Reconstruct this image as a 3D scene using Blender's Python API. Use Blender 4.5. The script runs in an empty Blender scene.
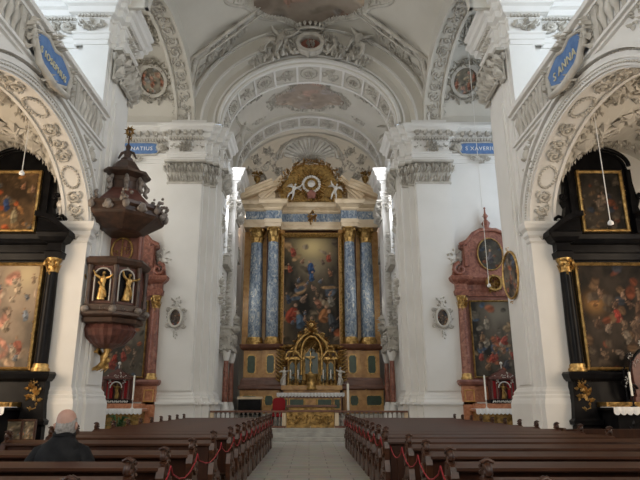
import bpy, bmesh, math, random
import numpy as np
from mathutils import Vector, Matrix
PI = math.pi
rnd = random.Random(7)
SC = bpy.context.scene
COL = SC.collection

# ------------------------------------------------------------------ mesh builder
class MB:
    def __init__(s):
        s.v = []; s.f = []; s.m = []; s.mi = 0; s.map = None; s.sm = []; s.smooth = False
    def add(s, vs, fs, smooth=None):
        b = len(s.v)
        if s.map: s.v += [tuple(s.map(*p)) for p in vs]
        else: s.v += [tuple(p) for p in vs]
        sm = s.smooth if smooth is None else smooth
        for f in fs:
            s.f.append([b + i for i in f]); s.m.append(s.mi); s.sm.append(sm)
        return s
    def box(s, x0, x1, y0, y1, z0, z1):
        vs = [(x, y, z) for x in (x0, x1) for y in (y0, y1) for z in (z0, z1)]
        return s.add(vs, [(0,1,3,2),(4,6,7,5),(0,4,5,1),(2,3,7,6),(0,2,6,4),(1,5,7,3)], False)
    def bev(s, x0, x1, y0, y1, z0, z1, c=.01):          # box with chamfered top and bottom
        rings = []
        for (z, e) in ((z0, c), (z0 + c, 0), (z1 - c, 0), (z1, c)):
            rings.append([(x0+e, y0+e, z), (x1-e, y0+e, z), (x1-e, y1-e, z), (x0+e, y1-e, z)])
        return s.loft(rings, True, False)
    def loft(s, rings, caps=True, smooth=True, closed=True):
        n = len(rings[0]); vs = [p for r in rings for p in r]; fs = []
        for i in range(len(rings) - 1):
            for j in range(n if closed else n - 1):
                k = (j + 1) % n
                fs.append((i*n+j, i*n+k, (i+1)*n+k, (i+1)*n+j))
        s.add(vs, fs, smooth)
        if caps:
            s.add(rings[0], [tuple(range(n))[::-1]], False); s.add(rings[-1], [tuple(range(n))], False)
        return s
    def tube(s, pts, r, n=5, caps=True, flat=1.0, smooth=True):
        pts = [Vector(p) for p in pts]; m = len(pts)
        rr = r if isinstance(r, (list, tuple)) else [r] * m
        rings = []; up = None
        for i, p in enumerate(pts):
            t = (pts[min(i+1, m-1)] - pts[max(i-1, 0)])
            t = t.normalized() if t.length > 1e-9 else Vector((0, 0, 1))
            if up is None:
                up = Vector((0, 0, 1)) if abs(t.z) < .9 else Vector((0, 1, 0))
            a = t.cross(up)
            if a.length < 1e-5: a = t.cross(Vector((1, 0, 0)))
            a.normalize(); b = a.cross(t).normalized(); up = b
            rings.append([p + a*rr[i]*math.cos(2*PI*j/n) + b*rr[i]*flat*math.sin(2*PI*j/n) for j in range(n)])
        return s.loft(rings, caps, smooth)
    def lathe(s, prof, n=16, c=(0, 0, 0), sx=1, sy=1, smooth=True, a0=0, ph=0):
        rings = [[(c[0]+r*sx*math.cos(2*PI*j/n+ph), c[1]+r*sy*math.sin(2*PI*j/n+ph), c[2]+z) for j in range(n)] for r, z in prof]
        return s.loft(rings, True, smooth)
    def ell(s, c, r, n=8, m=6, smooth=True):
        if not isinstance(r, (tuple, list)): r = (r, r, r)
        vs = [(c[0], c[1], c[2]-r[2])]
        for i in range(1, m):
            a = -PI/2 + PI*i/m
            for j in range(n):
                t = 2*PI*j/n
                vs.append((c[0]+r[0]*math.cos(a)*math.cos(t), c[1]+r[1]*math.cos(a)*math.sin(t), c[2]+r[2]*math.sin(a)))
        vs.append((c[0], c[1], c[2]+r[2])); fs = []
        for j in range(n): fs.append((0, 1+(j+1) % n, 1+j))
        for i in range(m-2):
            for j in range(n):
                k = (j+1) % n; fs.append((1+i*n+j, 1+i*n+k, 1+(i+1)*n+k, 1+(i+1)*n+j))
        b = 1+(m-2)*n; e = len(vs)-1
        for j in range(n): fs.append((b+j, b+(j+1) % n, e))
        return s.add(vs, fs, smooth)
    def prism(s, poly, d0, d1, ax='y'):                 # polygon extruded along an axis
        def P(a, b, d): return (a, d, b) if ax == 'y' else ((d, a, b) if ax == 'x' else (a, b, d))
        n = len(poly); vs = [P(a, b, d0) for a, b in poly] + [P(a, b, d1) for a, b in poly]
        fs = [(i, (i+1) % n, n+(i+1) % n, n+i) for i in range(n)]
        s.add(vs, fs, False)
        s.add(vs[:n], [tuple(range(n))], False); s.add(vs[n:], [tuple(range(n))], False)
        return s
    def ringplate(s, outer, inner, d0, d1, ax='y'):     # frame: outer and inner polygons of equal count
        def P(a, b, d): return (a, d, b) if ax == 'y' else ((d, a, b) if ax == 'x' else (a, b, d))
        n = len(outer)
        rings = [[P(*p, d0) for p in outer], [P(*p, d1) for p in outer], [P(*p, d1) for p in inner], [P(*p, d0) for p in inner]]
        rings.append(rings[0])
        return s.loft(rings, False, False)
    def sweep(s, path, prof, closed=False):             # moulding: prof (out, z); out is to the right of the walking direction
        P = [Vector((p[0], p[1])) for p in path]; m = len(P); rings = []
        for i in range(m):
            d0 = (P[i]-P[i-1]) if (i > 0 or closed) else (P[1]-P[0])
            d1 = (P[(i+1) % m]-P[i]) if (i < m-1 or closed) else (P[-1]-P[-2])
            d0.normalize(); d1.normalize()
            n0 = Vector((d0.y, -d0.x)); n1 = Vector((d1.y, -d1.x)); nn = n0+n1
            if nn.length < 1e-4: nn = n0
            nn.normalize(); k = 1/max(.35, nn.dot(n0))
            rings.append([(P[i].x+nn.x*o*k, P[i].y+nn.y*o*k, z) for o, z in prof])
        if closed: rings.append(rings[0])
        return s.loft(rings, not closed, False)
    # ---- stucco ornament in local (s, t, d): d is out of the surface
    def leaf(s, p, q, w, h):
        p = Vector(p); q = Vector(q); d = q-p; a = Vector((-d.y, d.x, 0))
        if a.length > 1e-9: a = a.normalized()*w
        mid = p+d*.45; z = Vector((0, 0, h))
        return s.add([p, mid-a, q, mid+a, mid+z], [(0,1,4),(1,2,4),(2,3,4),(3,0,4)], False)
    def spiral(s, cx, cy, R, a0, sg, th, turns=1.4, n=11, h=1.0):
        pts = []; rr = []
        for i in range(n):
            f = i/(n-1); r = R*(1-f*.85); a = a0+sg*2*PI*turns*f
            pts.append((cx+r*math.cos(a), cy+r*math.sin(a), th*.6)); rr.append(th*(1.0-.35*f))
        return s.tube(pts, rr, 5, True, 1.0)
    def rosette(s, cx, cy, R, h, k=8):
        for i in range(k):
            a = 2*PI*i/k
            s.leaf((cx+.18*R*math.cos(a), cy+.18*R*math.sin(a), 0), (cx+R*math.cos(a), cy+R*math.sin(a), h*.3), R*.26, h)
        return s.ell((cx, cy, h*.4), (R*.24, R*.24, h*.7), 6, 4)
    def clump(s, cx, cy, w, h, n, d, seed=0):
        q = random.Random(seed)
        for i in range(n):
            a = q.uniform(0, 2*PI); r = q.uniform(.05, .8)
            x = cx+w*.5*r*math.cos(a); y = cy+h*.5*r*math.sin(a); L = min(w, h)*q.uniform(.22, .42); b = a+q.uniform(-.9, .9)
            s.leaf((x, y, 0), (x+L*math.cos(b), y+L*math.sin(b), d*.3), L*.32, d*q.uniform(.6, 1.1))
        for i in range(n//3):
            a = q.uniform(0, 2*PI); r = q.uniform(0, .6); R = min(w, h)*q.uniform(.08, .14)
            s.spiral(cx+w*.5*r*math.cos(a), cy+h*.5*r*math.sin(a), R, q.uniform(0, 6), q.choice((-1, 1)), R*.3, 1.1, 7)
        return s
    def rinceau(s, s0, s1, t0, t1, d, seed=0):
        q = random.Random(seed); H = t1-t0; L = s1-s0
        n = max(1, int(round(L/(H*.95)))); w = L/n
        for i in range(n):
            cx = s0+(i+.5)*w; cy = (t0+t1)/2; sg = 1 if i % 2 else -1; R = H*.36
            s.spiral(cx, cy, R, -sg*PI*.6, sg, d*.55, 1.35)
            s.ell((cx, cy, d*.4), (R*.28, R*.28, d*.8), 6, 4)
            for j in range(7):
                a = q.uniform(0, 2*PI)
                p = (cx+R*.8*math.cos(a), cy+R*.8*math.sin(a), 0); b = a+sg*.8
                e = (cx+R*.8*math.cos(a)+H*.24*math.cos(b), max(t0, min(t1, cy+R*.8*math.sin(a)+H*.24*math.sin(b))), d*.4)
                s.leaf(p, e, H*.075, d)
            s.tube([(cx-w*.5, cy+sg*H*.3, d*.4), (cx-w*.25, cy+sg*H*.42, d*.5), (cx, cy+sg*H*.36, d*.4)], d*.35, 4)
        return s
    def dentils(s, s0, s1, t0, t1, d, step):
        n = max(1, int((s1-s0)/step)); w = (s1-s0)/n
        for i in range(n):
            s.box(s0+i*w+w*.2, s0+i*w+w*.8, t0, t1, 0, d)
        return s
    def beads(s, s0, s1, t, r, step):
        n = max(1, int((s1-s0)/step)); w = (s1-s0)/n
        for i in range(n): s.ell((s0+(i+.5)*w, t, r*.4), (min(w*.42, r*1.3), r, r), 5, 4)
        return s
    def build(s, name, mat, parent=None, kind=None, loc=None, bevel=0, vcol=None):
        me = bpy.data.meshes.new(name); me.from_pydata(s.v, [], s.f)
        mats = mat if isinstance(mat, (list, tuple)) else [mat]
        for m in mats: me.materials.append(m)
        me.polygons.foreach_set('use_smooth', s.sm)
        if len(mats) > 1: me.polygons.foreach_set('material_index', s.m)
        me.update()
        bm = bmesh.new(); bm.from_mesh(me); bmesh.ops.recalc_face_normals(bm, faces=bm.faces[:]); bm.to_mesh(me); bm.free()
        o = bpy.data.objects.new(name, me); COL.objects.link(o)
        if parent is not None: o.parent = parent
        elif kind is None and loc is None: pass
        if kind: o['kind'] = kind
        if loc is not None: o.location = loc
        if bevel:
            b = o.modifiers.new('bevel', 'BEVEL'); b.width = bevel; b.segments = 2; b.limit_method = 'ANGLE'
        return o

def tag(o, label, cat, group=None, kind=None):
    o['label'] = label; o['category'] = cat
    if group: o['group'] = group
    if kind: o['kind'] = kind
    return o
def thing(name, label, cat, loc=(0, 0, 0), rz=0, group=None):
    o = bpy.data.objects.new(name, None); COL.objects.link(o); o.empty_display_size = .1
    o.location = loc; o.rotation_euler = (0, 0, rz)
    return tag(o, label, cat, group)
def copy_tree(o, parent=None):
    c = o.copy(); COL.objects.link(c)
    if parent: c.parent = parent
    for ch in list(o.children): copy_tree(ch, c)
    return c
def circ(cx, cy, rx, ry, n=24, p=1.0):
    return [(cx+rx*math.cos(2*PI*i/n), cy+ry*math.sin(2*PI*i/n)) for i in range(n)]

# ------------------------------------------------------------------ materials
def nodes(name):
    m = bpy.data.materials.new(name); m.use_nodes = True
    nt = m.node_tree; return m, nt, nt.nodes['Principled BSDF']
def flat(name, c, rough=.6, metal=0, bump=0, bscale=20, spec=.5):
    m, nt, b = nodes(name)
    b.inputs['Base Color'].default_value = (*c, 1); b.inputs['Roughness'].default_value = rough; b.inputs['Metallic'].default_value = metal
    b.inputs['Specular IOR Level'].default_value = spec
    if bump:
        tc = nt.nodes.new('ShaderNodeTexCoord'); n = nt.nodes.new('ShaderNodeTexNoise'); n.inputs['Scale'].default_value = bscale; n.inputs['Detail'].default_value = 4
        bp = nt.nodes.new('ShaderNodeBump'); bp.inputs['Strength'].default_value = bump; bp.inputs['Distance'].default_value = .02
        nt.links.new(tc.outputs['Object'], n.inputs['Vector']); nt.links.new(n.outputs['Fac'], bp.inputs['Height']); nt.links.new(bp.outputs['Normal'], b.inputs['Normal'])
    return m
def noisy(name, stops, scale=3, detail=6, rough=.4, dist=0, stretch=(1, 1, 1), metal=0, bump=0, wave=False, spec=.5):
    m, nt, b = nodes(name); L = nt.links.new
    tc = nt.nodes.new('ShaderNodeTexCoord'); mp = nt.nodes.new('ShaderNodeMapping'); mp.inputs['Scale'].default_value = stretch
    if wave:
        n = nt.nodes.new('ShaderNodeTexWave'); n.inputs['Scale'].default_value = scale; n.inputs['Distortion'].default_value = dist; n.inputs['Detail'].default_value = detail; n.inputs['Detail Scale'].default_value = 1.5
    else:
        n = nt.nodes.new('ShaderNodeTexNoise'); n.inputs['Scale'].default_value = scale; n.inputs['Detail'].default_value = detail; n.inputs['Distortion'].default_value = dist
    r = nt.nodes.new('ShaderNodeValToRGB'); el = r.color_ramp.elements
    while len(el) < len(stops): el.new(.5)
    for e, (p, c) in zip(el, stops): e.position = p; e.color = (*c, 1)
    L(tc.outputs['Object'], mp.inputs['Vector']); L(mp.outputs['Vector'], n.inputs['Vector']); L(n.outputs['Fac'], r.inputs['Fac']); L(r.outputs['Color'], b.inputs['Base Color'])
    b.inputs['Roughness'].default_value = rough; b.inputs['Metallic'].default_value = metal; b.inputs['Specular IOR Level'].default_value = spec
    if bump:
        bp = nt.nodes.new('ShaderNodeBump'); bp.inputs['Strength'].default_value = bump; bp.inputs['Distance'].default_value = .02
        L(n.outputs['Fac'], bp.inputs['Height']); L(bp.outputs['Normal'], b.inputs['Normal'])
    return m
def vcmat(name, rough=.45):
    m, nt, b = nodes(name); a = nt.nodes.new('ShaderNodeVertexColor'); a.layer_name = 'Col'
    nt.links.new(a.outputs['Color'], b.inputs['Base Color']); b.inputs['Roughness'].default_value = rough; b.inputs['Specular IOR Level'].default_value = .15
    return m
M = {}
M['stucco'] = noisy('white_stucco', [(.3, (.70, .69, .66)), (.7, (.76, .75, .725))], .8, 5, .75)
M['relief'] = noisy('stucco_relief_shaded', [(.3, (.40, .375, .33)), (.7, (.60, .575, .52))], 2.5, 5, .75)  # darker than the white stucco: crevice shade put into the ornament colour
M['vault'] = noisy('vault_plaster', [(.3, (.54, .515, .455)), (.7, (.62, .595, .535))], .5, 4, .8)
M['blue'] = noisy('blue_plaque', [(.3, (.07, .15, .34)), (.7, (.13, .24, .46))], 4, 4, .7)
M['letter'] = flat('pale_gold_lettering', (.62, .58, .42), .5)
M['greycarve'] = noisy('grey_brown_carving', [(.3, (.10, .08, .065)), (.7, (.30, .26, .23))], 6, 4, .5)
M['gold'] = noisy('gilding', [(.3, (.26, .15, .045)), (.7, (.70, .46, .17))], 9, 4, .36, metal=.8, bump=.5)
M['oldgold'] = noisy('old_gilding', [(.3, (.13, .075, .02)), (.7, (.50, .31, .10))], 7, 5, .42, metal=.6, bump=.5)
M['wood'] = noisy('pew_wood', [(.25, (.018, .006, .003)), (.75, (.080, .027, .010))], 5, 5, .36, stretch=(.25, 3, 3), spec=.45)
M['wood2'] = noisy('pew_panel_wood', [(.25, (.018, .006, .003)), (.75, (.048, .016, .007))], 5, 5, .5, stretch=(3, 3, .3), spec=.2)
M['pulpit'] = noisy('pulpit_wood', [(.3, (.030, .018, .013)), (.7, (.085, .045, .030))], 5, 5, .4)
M['pulpit_red'] = noisy('pulpit_red_wood', [(.3, (.075, .028, .022)), (.7, (.15, .06, .045))], 5, 5, .4)
M['black'] = noisy('black_marble', [(.35, (.004, .004, .005)), (.75, (.012, .0115, .012))], 3, 6, .3, spec=.1)
M['red'] = noisy('red_marble', [(.28, (.10, .032, .022)), (.5, (.24, .085, .055)), (.72, (.36, .17, .115))], 5, 8, .35, dist=1.2)
M['redpl'] = noisy('red_marble_dull', [(.28, (.14, .05, .035)), (.5, (.22, .085, .06)), (.72, (.28, .12, .09))], 4, 6, .45)
M['orange'] = noisy('orange_marble', [(.28, (.28, .10, .045)), (.5, (.44, .18, .09)), (.72, (.52, .25, .14))], 6, 8, .4, dist=1.)
M['bluem'] = noisy('blue_marble', [(.25, (.045, .065, .10)), (.42, (.12, .17, .24)), (.56, (.26, .31, .36)), (.7, (.55, .52, .44))], 3.4, 9, .36, dist=2.2, stretch=(1.3, 1.3, .8))
M['ochre'] = noisy('ochre_marble', [(.25, (.34, .16, .04)), (.5, (.54, .29, .09)), (.75, (.62, .38, .14))], 2.2, 7, .35, dist=1.0)
M['cream'] = noisy('cream_marble', [(.25, (.50, .37, .22)), (.5, (.66, .53, .36)), (.75, (.72, .60, .44))], 1.4, 6, .4, dist=.8)
M['brownm'] = noisy('brown_marble', [(.25, (.10, .038, .022)), (.75, (.20, .085, .05))], 3, 7, .35)
M['green'] = noisy('green_marble', [(.25, (.008, .028, .014)), (.75, (.022, .07, .035))], 5, 6, .3)
M['silver'] = flat('silvered_figure', (.62, .59, .54), .45, .25)
M['cloth'] = flat('white_linen', (.80, .80, .80), .85, bump=.1, bscale=40)
M['redcloth'] = flat('red_velvet', (.30, .008, .012), .8)
M['redcord'] = flat('red_cord', (.26, .010, .016), .7)
M['wax'] = flat('candle_wax', (.82, .79, .70), .5)
M['jacket'] = noisy('black_leather', [(.3, (.008, .008, .009)), (.7, (.018, .018, .019))], 11, 5, .6, bump=.6, spec=.08)
M['skin'] = noisy('skin', [(.3, (.40, .22, .165)), (.7, (.50, .30, .235))], 12, 4, .5)
M['hair'] = noisy('grey_hair', [(.3, (.20, .18, .165)), (.7, (.40, .37, .34))], 40, 3, .7, bump=.3)
M['trouser'] = flat('dark_trousers', (.02, .022, .03), .8)
M['leafg'] = flat('plant_leaf', (.035, .10, .025), .5)
M['terra'] = flat('terracotta', (.30, .12, .06), .8)
M['steel'] = flat('steel_wire', (.45, .45, .46), .4, .7)
M['line'] = flat('pale_cord', (.70, .69, .66), .6)
M['canvas'] = vcmat('painted_canvas', .6)
M['fresco'] = vcmat('fresco_paint', .85)
M['carpet'] = noisy('stone_step', [(.3, (.30, .29, .265)), (.7, (.46, .45, .41))], 3, 6, .5)
def floor_mat():
    m, nt, b = nodes('stone_slabs'); L = nt.links.new
    tc = nt.nodes.new('ShaderNodeTexCoord'); br = nt.nodes.new('ShaderNodeTexBrick')
    br.inputs['Color1'].default_value = (.42, .41, .38, 1); br.inputs['Color2'].default_value = (.52, .51, .47, 1); br.inputs['Mortar'].default_value = (.13, .125, .115, 1)
    br.inputs['Scale'].default_value = 1; br.inputs['Mortar Size'].default_value = .012; br.inputs['Brick Width'].default_value = .9; br.inputs['Row Height'].default_value = .45
    n = nt.nodes.new('ShaderNodeTexNoise'); n.inputs['Scale'].default_value = 3.5; n.inputs['Detail'].default_value = 7
    mx = nt.nodes.new('ShaderNodeMixRGB'); mx.blend_type = 'MULTIPLY'; mx.inputs['Fac'].default_value = .5
    L(tc.outputs['Object'], br.inputs['Vector']); L(tc.outputs['Object'], n.inputs['Vector']); L(br.outputs['Color'], mx.inputs['Color1']); L(n.outputs['Color'], mx.inputs['Color2'])
    L(mx.outputs['Color'], b.inputs['Base Color']); b.inputs['Roughness'].default_value = .38
    return m
M['floor'] = floor_mat()
def glow(name, c, st):
    m, nt, b = nodes(name); b.inputs['Emission Color'].default_value = (*c, 1); b.inputs['Emission Strength'].default_value = st; b.inputs['Base Color'].default_value = (.8, .8, .8, 1)
    # leaded lattice in the daylit pane
    return m
M['pane'] = glow('daylit_glass', (.86, .93, 1.0), 1.25)
M['flame'] = glow('candle_flame', (1, .55, .15), 4)

# ------------------------------------------------------------------ painted canvases (colour per vertex, computed once)
def fbm(nx, ny, seed, base=4, octs=4):
    r = np.random.RandomState(seed); out = np.zeros((ny, nx)); amp = 1; tot = 0
    for o in range(octs):
        k = base*2**o; g = r.rand(k+2, k+2)
        X = np.linspace(0, k, nx); Y = np.linspace(0, k, ny); xi = X.astype(int); yi = Y.astype(int)
        fx = X-xi; fy = Y-yi; fx = fx*fx*(3-2*fx); fy = fy*fy*(3-2*fy)
        a = g[np.ix_(yi, xi)]; b = g[np.ix_(yi, xi+1)]; c = g[np.ix_(yi+1, xi)]; d = g[np.ix_(yi+1, xi+1)]
        v = (a*(1-fx)+b*fx)*(1-fy)[:, None]+(c*(1-fx)+d*fx)*fy[:, None]
        out += v*amp; tot += amp; amp *= .55
    return out/tot
def paint(nx, ny, seed, dark, mid, figs, glowc=None, con=1.0, masses=34):
    n1 = fbm(nx, ny, seed, 3, 5)[..., None]; n2 = fbm(nx, ny, seed+5, 8, 4)
    U, V = np.meshgrid(np.linspace(0, 1, nx), np.linspace(0, 1, ny)); asp = ny/nx
    t = np.clip((n1-.3)*2.4*con, 0, 1)
    im = np.array(dark)*(1-t)+np.array(mid)*t
    if glowc:
        for (gx, gy, gr, gc) in glowc:
            w = np.exp(-(((U-gx))**2+((V-gy)*asp)**2)/gr**2)[..., None]; im = im*(1-w)+np.array(gc)*w
    def blob(cx, cy, rx, ry, rot, col, soft=.25, folds=0.):
        nonlocal im
        dx = U-cx+(n2-.5)*rx*.9; dy = (V-cy)*asp+(n2-.5)*ry*.5; c, s = math.cos(rot), math.sin(rot)
        a = (dx*c+dy*s)/rx; b = (-dx*s+dy*c)/ry; d = a*a+b*b
        w = np.clip((1-d)/soft, 0, 1)[..., None]
        sh = (1-.45*np.clip(a+.3*b+.2, -1, 1))[..., None]*(1+folds*np.sin(a*7+n2*9))[..., None]
        im = im*(1-w)+np.clip(np.array(col)*sh, 0, 1)*w
    SK = (.36, .22, .14)
    q = random.Random(seed*7+1); k0 = 1.0 if mid[0] < .25 else .35
    pal = [tuple(np.array(mid)*k) for k in (1+.5*k0, .5, 1.0)]+[(mid[0]*(1+1.2*k0), mid[1]*.9, mid[2]*(1-.4*k0)), (mid[0]*(1-.5*k0), mid[1]*(1-.2*k0), mid[2]*(1+.5*k0)), (mid[0]*(1+k0), mid[1]*(1+.6*k0), mid[2]*(1+.2*k0))]
    for k in range(masses):
        blob(q.random(), q.random()**1.3, q.uniform(.05, .16), q.uniform(.04, .10), q.uniform(-1.5, 1.5), q.choice(pal), .7, .3)
    for (cx, cy, sz, col, lean) in figs:
        blob(cx, cy, sz*.42, sz*.75, lean, col, .3, .35)
        blob(cx+sz*.1, cy-sz*.5/asp, sz*.5, sz*.35, lean+.6, tuple(.55*k for k in col), .4, .3)
        blob(cx-math.sin(lean)*sz*.95, cy+math.cos(lean)*sz*.95/asp, sz*.17, sz*.21, 0, SK, .5)
        for sg in (-1, 1):
            blob(cx+sg*sz*.45, cy+sz*.3/asp, sz*.30, sz*.08, sg*.7+lean, tuple(.6*k for k in SK), .8)
    return np.clip(im, 0, 1)
def canvas(name, im, mp, parent, mat, mask=None, label=None):
    """grid mesh coloured by im; mp(u, v) -> point"""
    ny, nx, _ = im.shape; vs = []; fs = []
    idx = -np.ones((ny, nx), int)
    for j in range(ny):
        for i in range(nx):
            u = i/(nx-1); v = j/(ny-1)
            if mask is None or mask(u, v): idx[j, i] = len(vs); vs.append(tuple(mp(u, v)))
    cols = []
    for j in range(ny):
        for i in range(nx):
            if idx[j, i] >= 0: cols.append((*im[j, i], 1.0))
    for j in range(ny-1):
        for i in range(nx-1):
            q = (idx[j, i], idx[j, i+1], idx[j+1, i+1], idx[j+1, i])
            if min(q) >= 0: fs.append(q)
    me = bpy.data.meshes.new(name); me.from_pydata(vs, [], fs); me.materials.append(mat)
    ca = me.color_attributes.new('Col', 'FLOAT_COLOR', 'POINT'); ca.data.foreach_set('color', np.array(cols, 'f').ravel()); me.update()
    o = bpy.data.objects.new(name, me); COL.objects.link(o)
    if parent is not None: o.parent = parent
    if label: o['label'] = label
    return o
def figset(n, seed, cols, y0=0., y1=1., s0=.08, s1=.14):
    q = random.Random(seed)
    return [(q.uniform(.1, .9), q.uniform(y0, y1), q.uniform(s0, s1), q.choice(cols), q.uniform(-.8, .8)) for _ in range(n)]

# ------------------------------------------------------------------ camera
TH = math.atan(162/570)
cam = bpy.data.cameras.new('camera'); co = bpy.data.objects.new('camera', cam); COL.objects.link(co)
cam.lens = 570/640*36; cam.sensor_width = 36; cam.shift_x = 11/640
co.location = (0, 0, 1.5); co.rotation_euler = (PI/2+TH, 0, 0); SC.camera = co
def at(px, py, Y):
    u = (px-309)/570; v = (240-py)/570; s, c = math.sin(TH), math.cos(TH); f = c-v*s
    return (u*Y/f, 1.5+Y*(s+v*c)/f)

W = 6.75; T = .8; XO = 11.6            # nave wall plane, wall thickness, outer wall
YC, YA, YB = 13.0, 9.3, 16.7           # chapel bay centre and ends
P1 = 19.0                              # far edge of the wall pier
YE = 25.0                              # east wall of the crossing
AA, AB, ZS = 3.7, 2.45, 6.5            # chapel arch half-width, rise, spring

# ------------------------------------------------------------------ floor and steps
m = MB(); m.box(-XO-1, XO+1, -4, 24.1, -.2, 0); m.box(-XO-1, XO+1, 24.1, 38, -.2, -.01); m.build('floor', M['floor'], kind='structure')
m = MB()
for i in range(3): m.bev(-4.25, 4.25, 23.9+.38*i, 33.0, .15*i, .15*i+.15, .012)
m.build('trim_1', M['carpet'], kind='structure')
m = MB(); m.bev(-4.2, 4.2, 28.3, 35, .45, .75, .01); m.bev(-3.6, 3.6, 28.9, 35, .75, .9, .01); m.build('trim_2', M['carpet'], kind='structure')

# ------------------------------------------------------------------ walls
def chv(x, y, yc):
    cx = (W+T-.03+XO)/2; ax = (XO-W-T+.03)/2
    q1 = max(0, 1-((y-yc)/(AA+.25))**2); q2 = max(0, 1-((x-cx)/ax)**2)
    return max(6.55+(AB+.35)*math.sqrt(q1), 6.9+2.45*math.sqrt(q2))
def side_walls(sg):
    nm = 'left' if sg < 0 else 'right'
    X = lambda x: sg*x
    m = MB()
    def bx(x0, x1, y0, y1, z0, z1): m.box(min(sg*x0, sg*x1), max(sg*x0, sg*x1), y0, y1, z0, z1)
    # outer wall, with the deep wall piers between the chapels
    bx(XO, XO+.4, -4, YE+.8, 0, 18.5)
    bx(7.55, XO, 16.95, 18.8, 0, 18.4)
    bx(W+.06, 7.5, YB+.1, P1-.06, 0, 15.25)
    bx(W-.05, 7.5, YB+.15, 18.85, 14.85, 18.3)
    bx(W, XO, YA-2.95, YA, 0, 18.4)
    bx(W, XO, -4, -2.3, 0, 18.4)
    # spandrel wall with elliptical arch opening for the two near bays
    for yc in (YC, YC-10.35):
        N = 40; ys = [yc-AA*math.cos(PI*i/N) for i in range(N+1)]
        zs = [ZS+AB*math.sin(PI*i/N) for i in range(N+1)]
        zt = 10.5
        vs = []; fs = []
        for i in range(N+1):
            for x in (W, W+T): vs += [(sg*x, ys[i], zs[i]), (sg*x, ys[i], zt)]
        for i in range(N):
            a = 4*i; b = a+4
            fs += [(a, b, b+1, a+1), (a+2, a+3, b+3, b+2), (a, a+2, b+2, b), (a+1, b+1, b+3, a+3)]
        m.add(vs, fs, False)
    # impost jambs at the chapel arch
    m.build('wall_'+nm, M['stucco'], kind='structure')
    # chapel groin vault under the gallery
    m = MB()
    for yc in (YC, YC-10.35):
        X0, X1 = W+T-.03, XO; cx = (X0+X1)/2; ax = (X1-X0)/2; nn = 26
        vs = []; fs = []
        for j in range(nn+1):
            y = yc-(AA+.25)*math.cos(PI*j/nn)
            for i in range(nn+1):
                x = cx-ax*math.cos(PI*i/nn); vs.append((sg*x, y, chv(x, y, yc)))
        for j in range(nn):
            for i in range(nn): fs.append((j*(nn+1)+i, j*(nn+1)+i+1, (j+1)*(nn+1)+i+1, (j+1)*(nn+1)+i))
        m.add(vs, fs, False)
    m.build('ceiling_chapel_'+nm, M['vault'], kind='structure')
    # plinths, imposts, pilasters on the pier
    m = MB()
    def path_pier():
        p = [(7.62, 16.95), (7.62, YB), (W, YB), (W, 16.98), (W-.05, 16.98), (W-.05, 17.3), (W-.15, 17.3), (W-.15, 18.5), (W-.05, 18.5), (W-.05, P1), (7.6, P1)]
        return p
    p = path_pier()
    pp = [(sg*x, y) for x, y in p]
    if sg > 0: pass
    pr_base = [(.0, 0), (.17, 0), (.17, 1.45), (.15, 1.53), (.14, 1.56), (.12, 1.60), (.12, 1.68), (.08, 1.72), (.08, 1.80), (.03, 1.86), (0, 1.92)]
    def sw(prof, path=pp):
        q = path if sg > 0 else path[::-1]
        # outward is towards the nave: walking direction chosen so that the profile leaves the wall
        m.sweep(q[::-1], prof)
    sw(pr_base)
    m.prism([(sg*x, y) for x, y in p], 0, 13.1, 'z')
    # impost moulding of the chapel arch, on the jamb only
    q = [(sg*7.6, 16.9), (sg*7.6, YB), (sg*W, YB), (sg*W, 16.96)]
    sw([(0, 6.15), (.05, 6.2), (.05, 6.3), (.12, 6.38), (.12, 6.5), (.2, 6.58), (.24, 6.7), (.24, 6.78), (0, 6.82)], q)
    m.build('trim_pier_'+nm, M['stucco'], kind='structure')
    # entablature: along the pier, the gallery end wall, the crossing east wall, chancel arch pier
    m = MB()
    ent = [(0, 12.4), (.06, 12.42), (.06, 12.62), (.10, 12.66), (.10, 12.86), (.16, 12.92), (.16, 12.98), (.03, 13.02), (.03, 13.62), (.10, 13.66),
           (.12, 13.74), (.30, 13.80), (.34, 14.05), (.46, 14.12), (.5, 14.32), (.60, 14.42), (.62, 14.56), (0, 14.62)]
    ent = [(o_*.85, 12.4+(z-12.4)*.82) for o_, z in ent]
    pe = [(XO, 16.95), (7.9, 16.95), (7.9, 16.75), (W+.1, 16.75), (W+.1, 17.0), (W-.08, 17.0), (W-.08, 17.3), (W-.26, 17.3), (W-.26, 18.5), (W-.08, 18.5), (W-.08, 19.0), (7.6, 19.0), (7.6, 18.8), (XO, 18.8)]
    sw([(o_, z+.7) for o_, z in ent], [(sg*x, y) for x, y in pe])
    # crossing east wall and chancel arch pier (plan), then into the chancel
    pc = [(XO, YE+.1), (6.62, YE+.1), (6.62, YE-.12), (4.95, YE-.12), (4.95, YE+.12), (4.7, YE+.12), (4.7, YE+.35), (4.42, YE+.35), (4.42, 25.75), (4.22, 25.75), (4.22, 26.9), (4.42, 26.9), (4.42, 27.5)]
    pcs = [(sg*x, y) for x, y in pc]
    sw(ent, pcs)
    pd = [(4.42, 30.2), (4.1, 30.2), (4.1, 31.8), (4.42, 31.8), (4.42, 33.2)]
    sw(ent, [(sg*x, y) for x, y in pd])
    m.build('trim_entablature_'+nm, M['stucco'], kind='structure')
    m = MB()
    poly = [(sg*x, y) for x, y in pc]+[(sg*(XO), 27.5)]
    m.prism(poly, 0, 14.6, 'z')
    sw(pr_base, pcs)
    m.sweep((pcs if sg > 0 else pcs[::-1])[::-1], [(0, 1.4), (.3, 1.4), (.3, 1.5), (0, 1.5)])
    m.build('wall_crossing_'+nm, M['stucco'], kind='structure')
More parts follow.
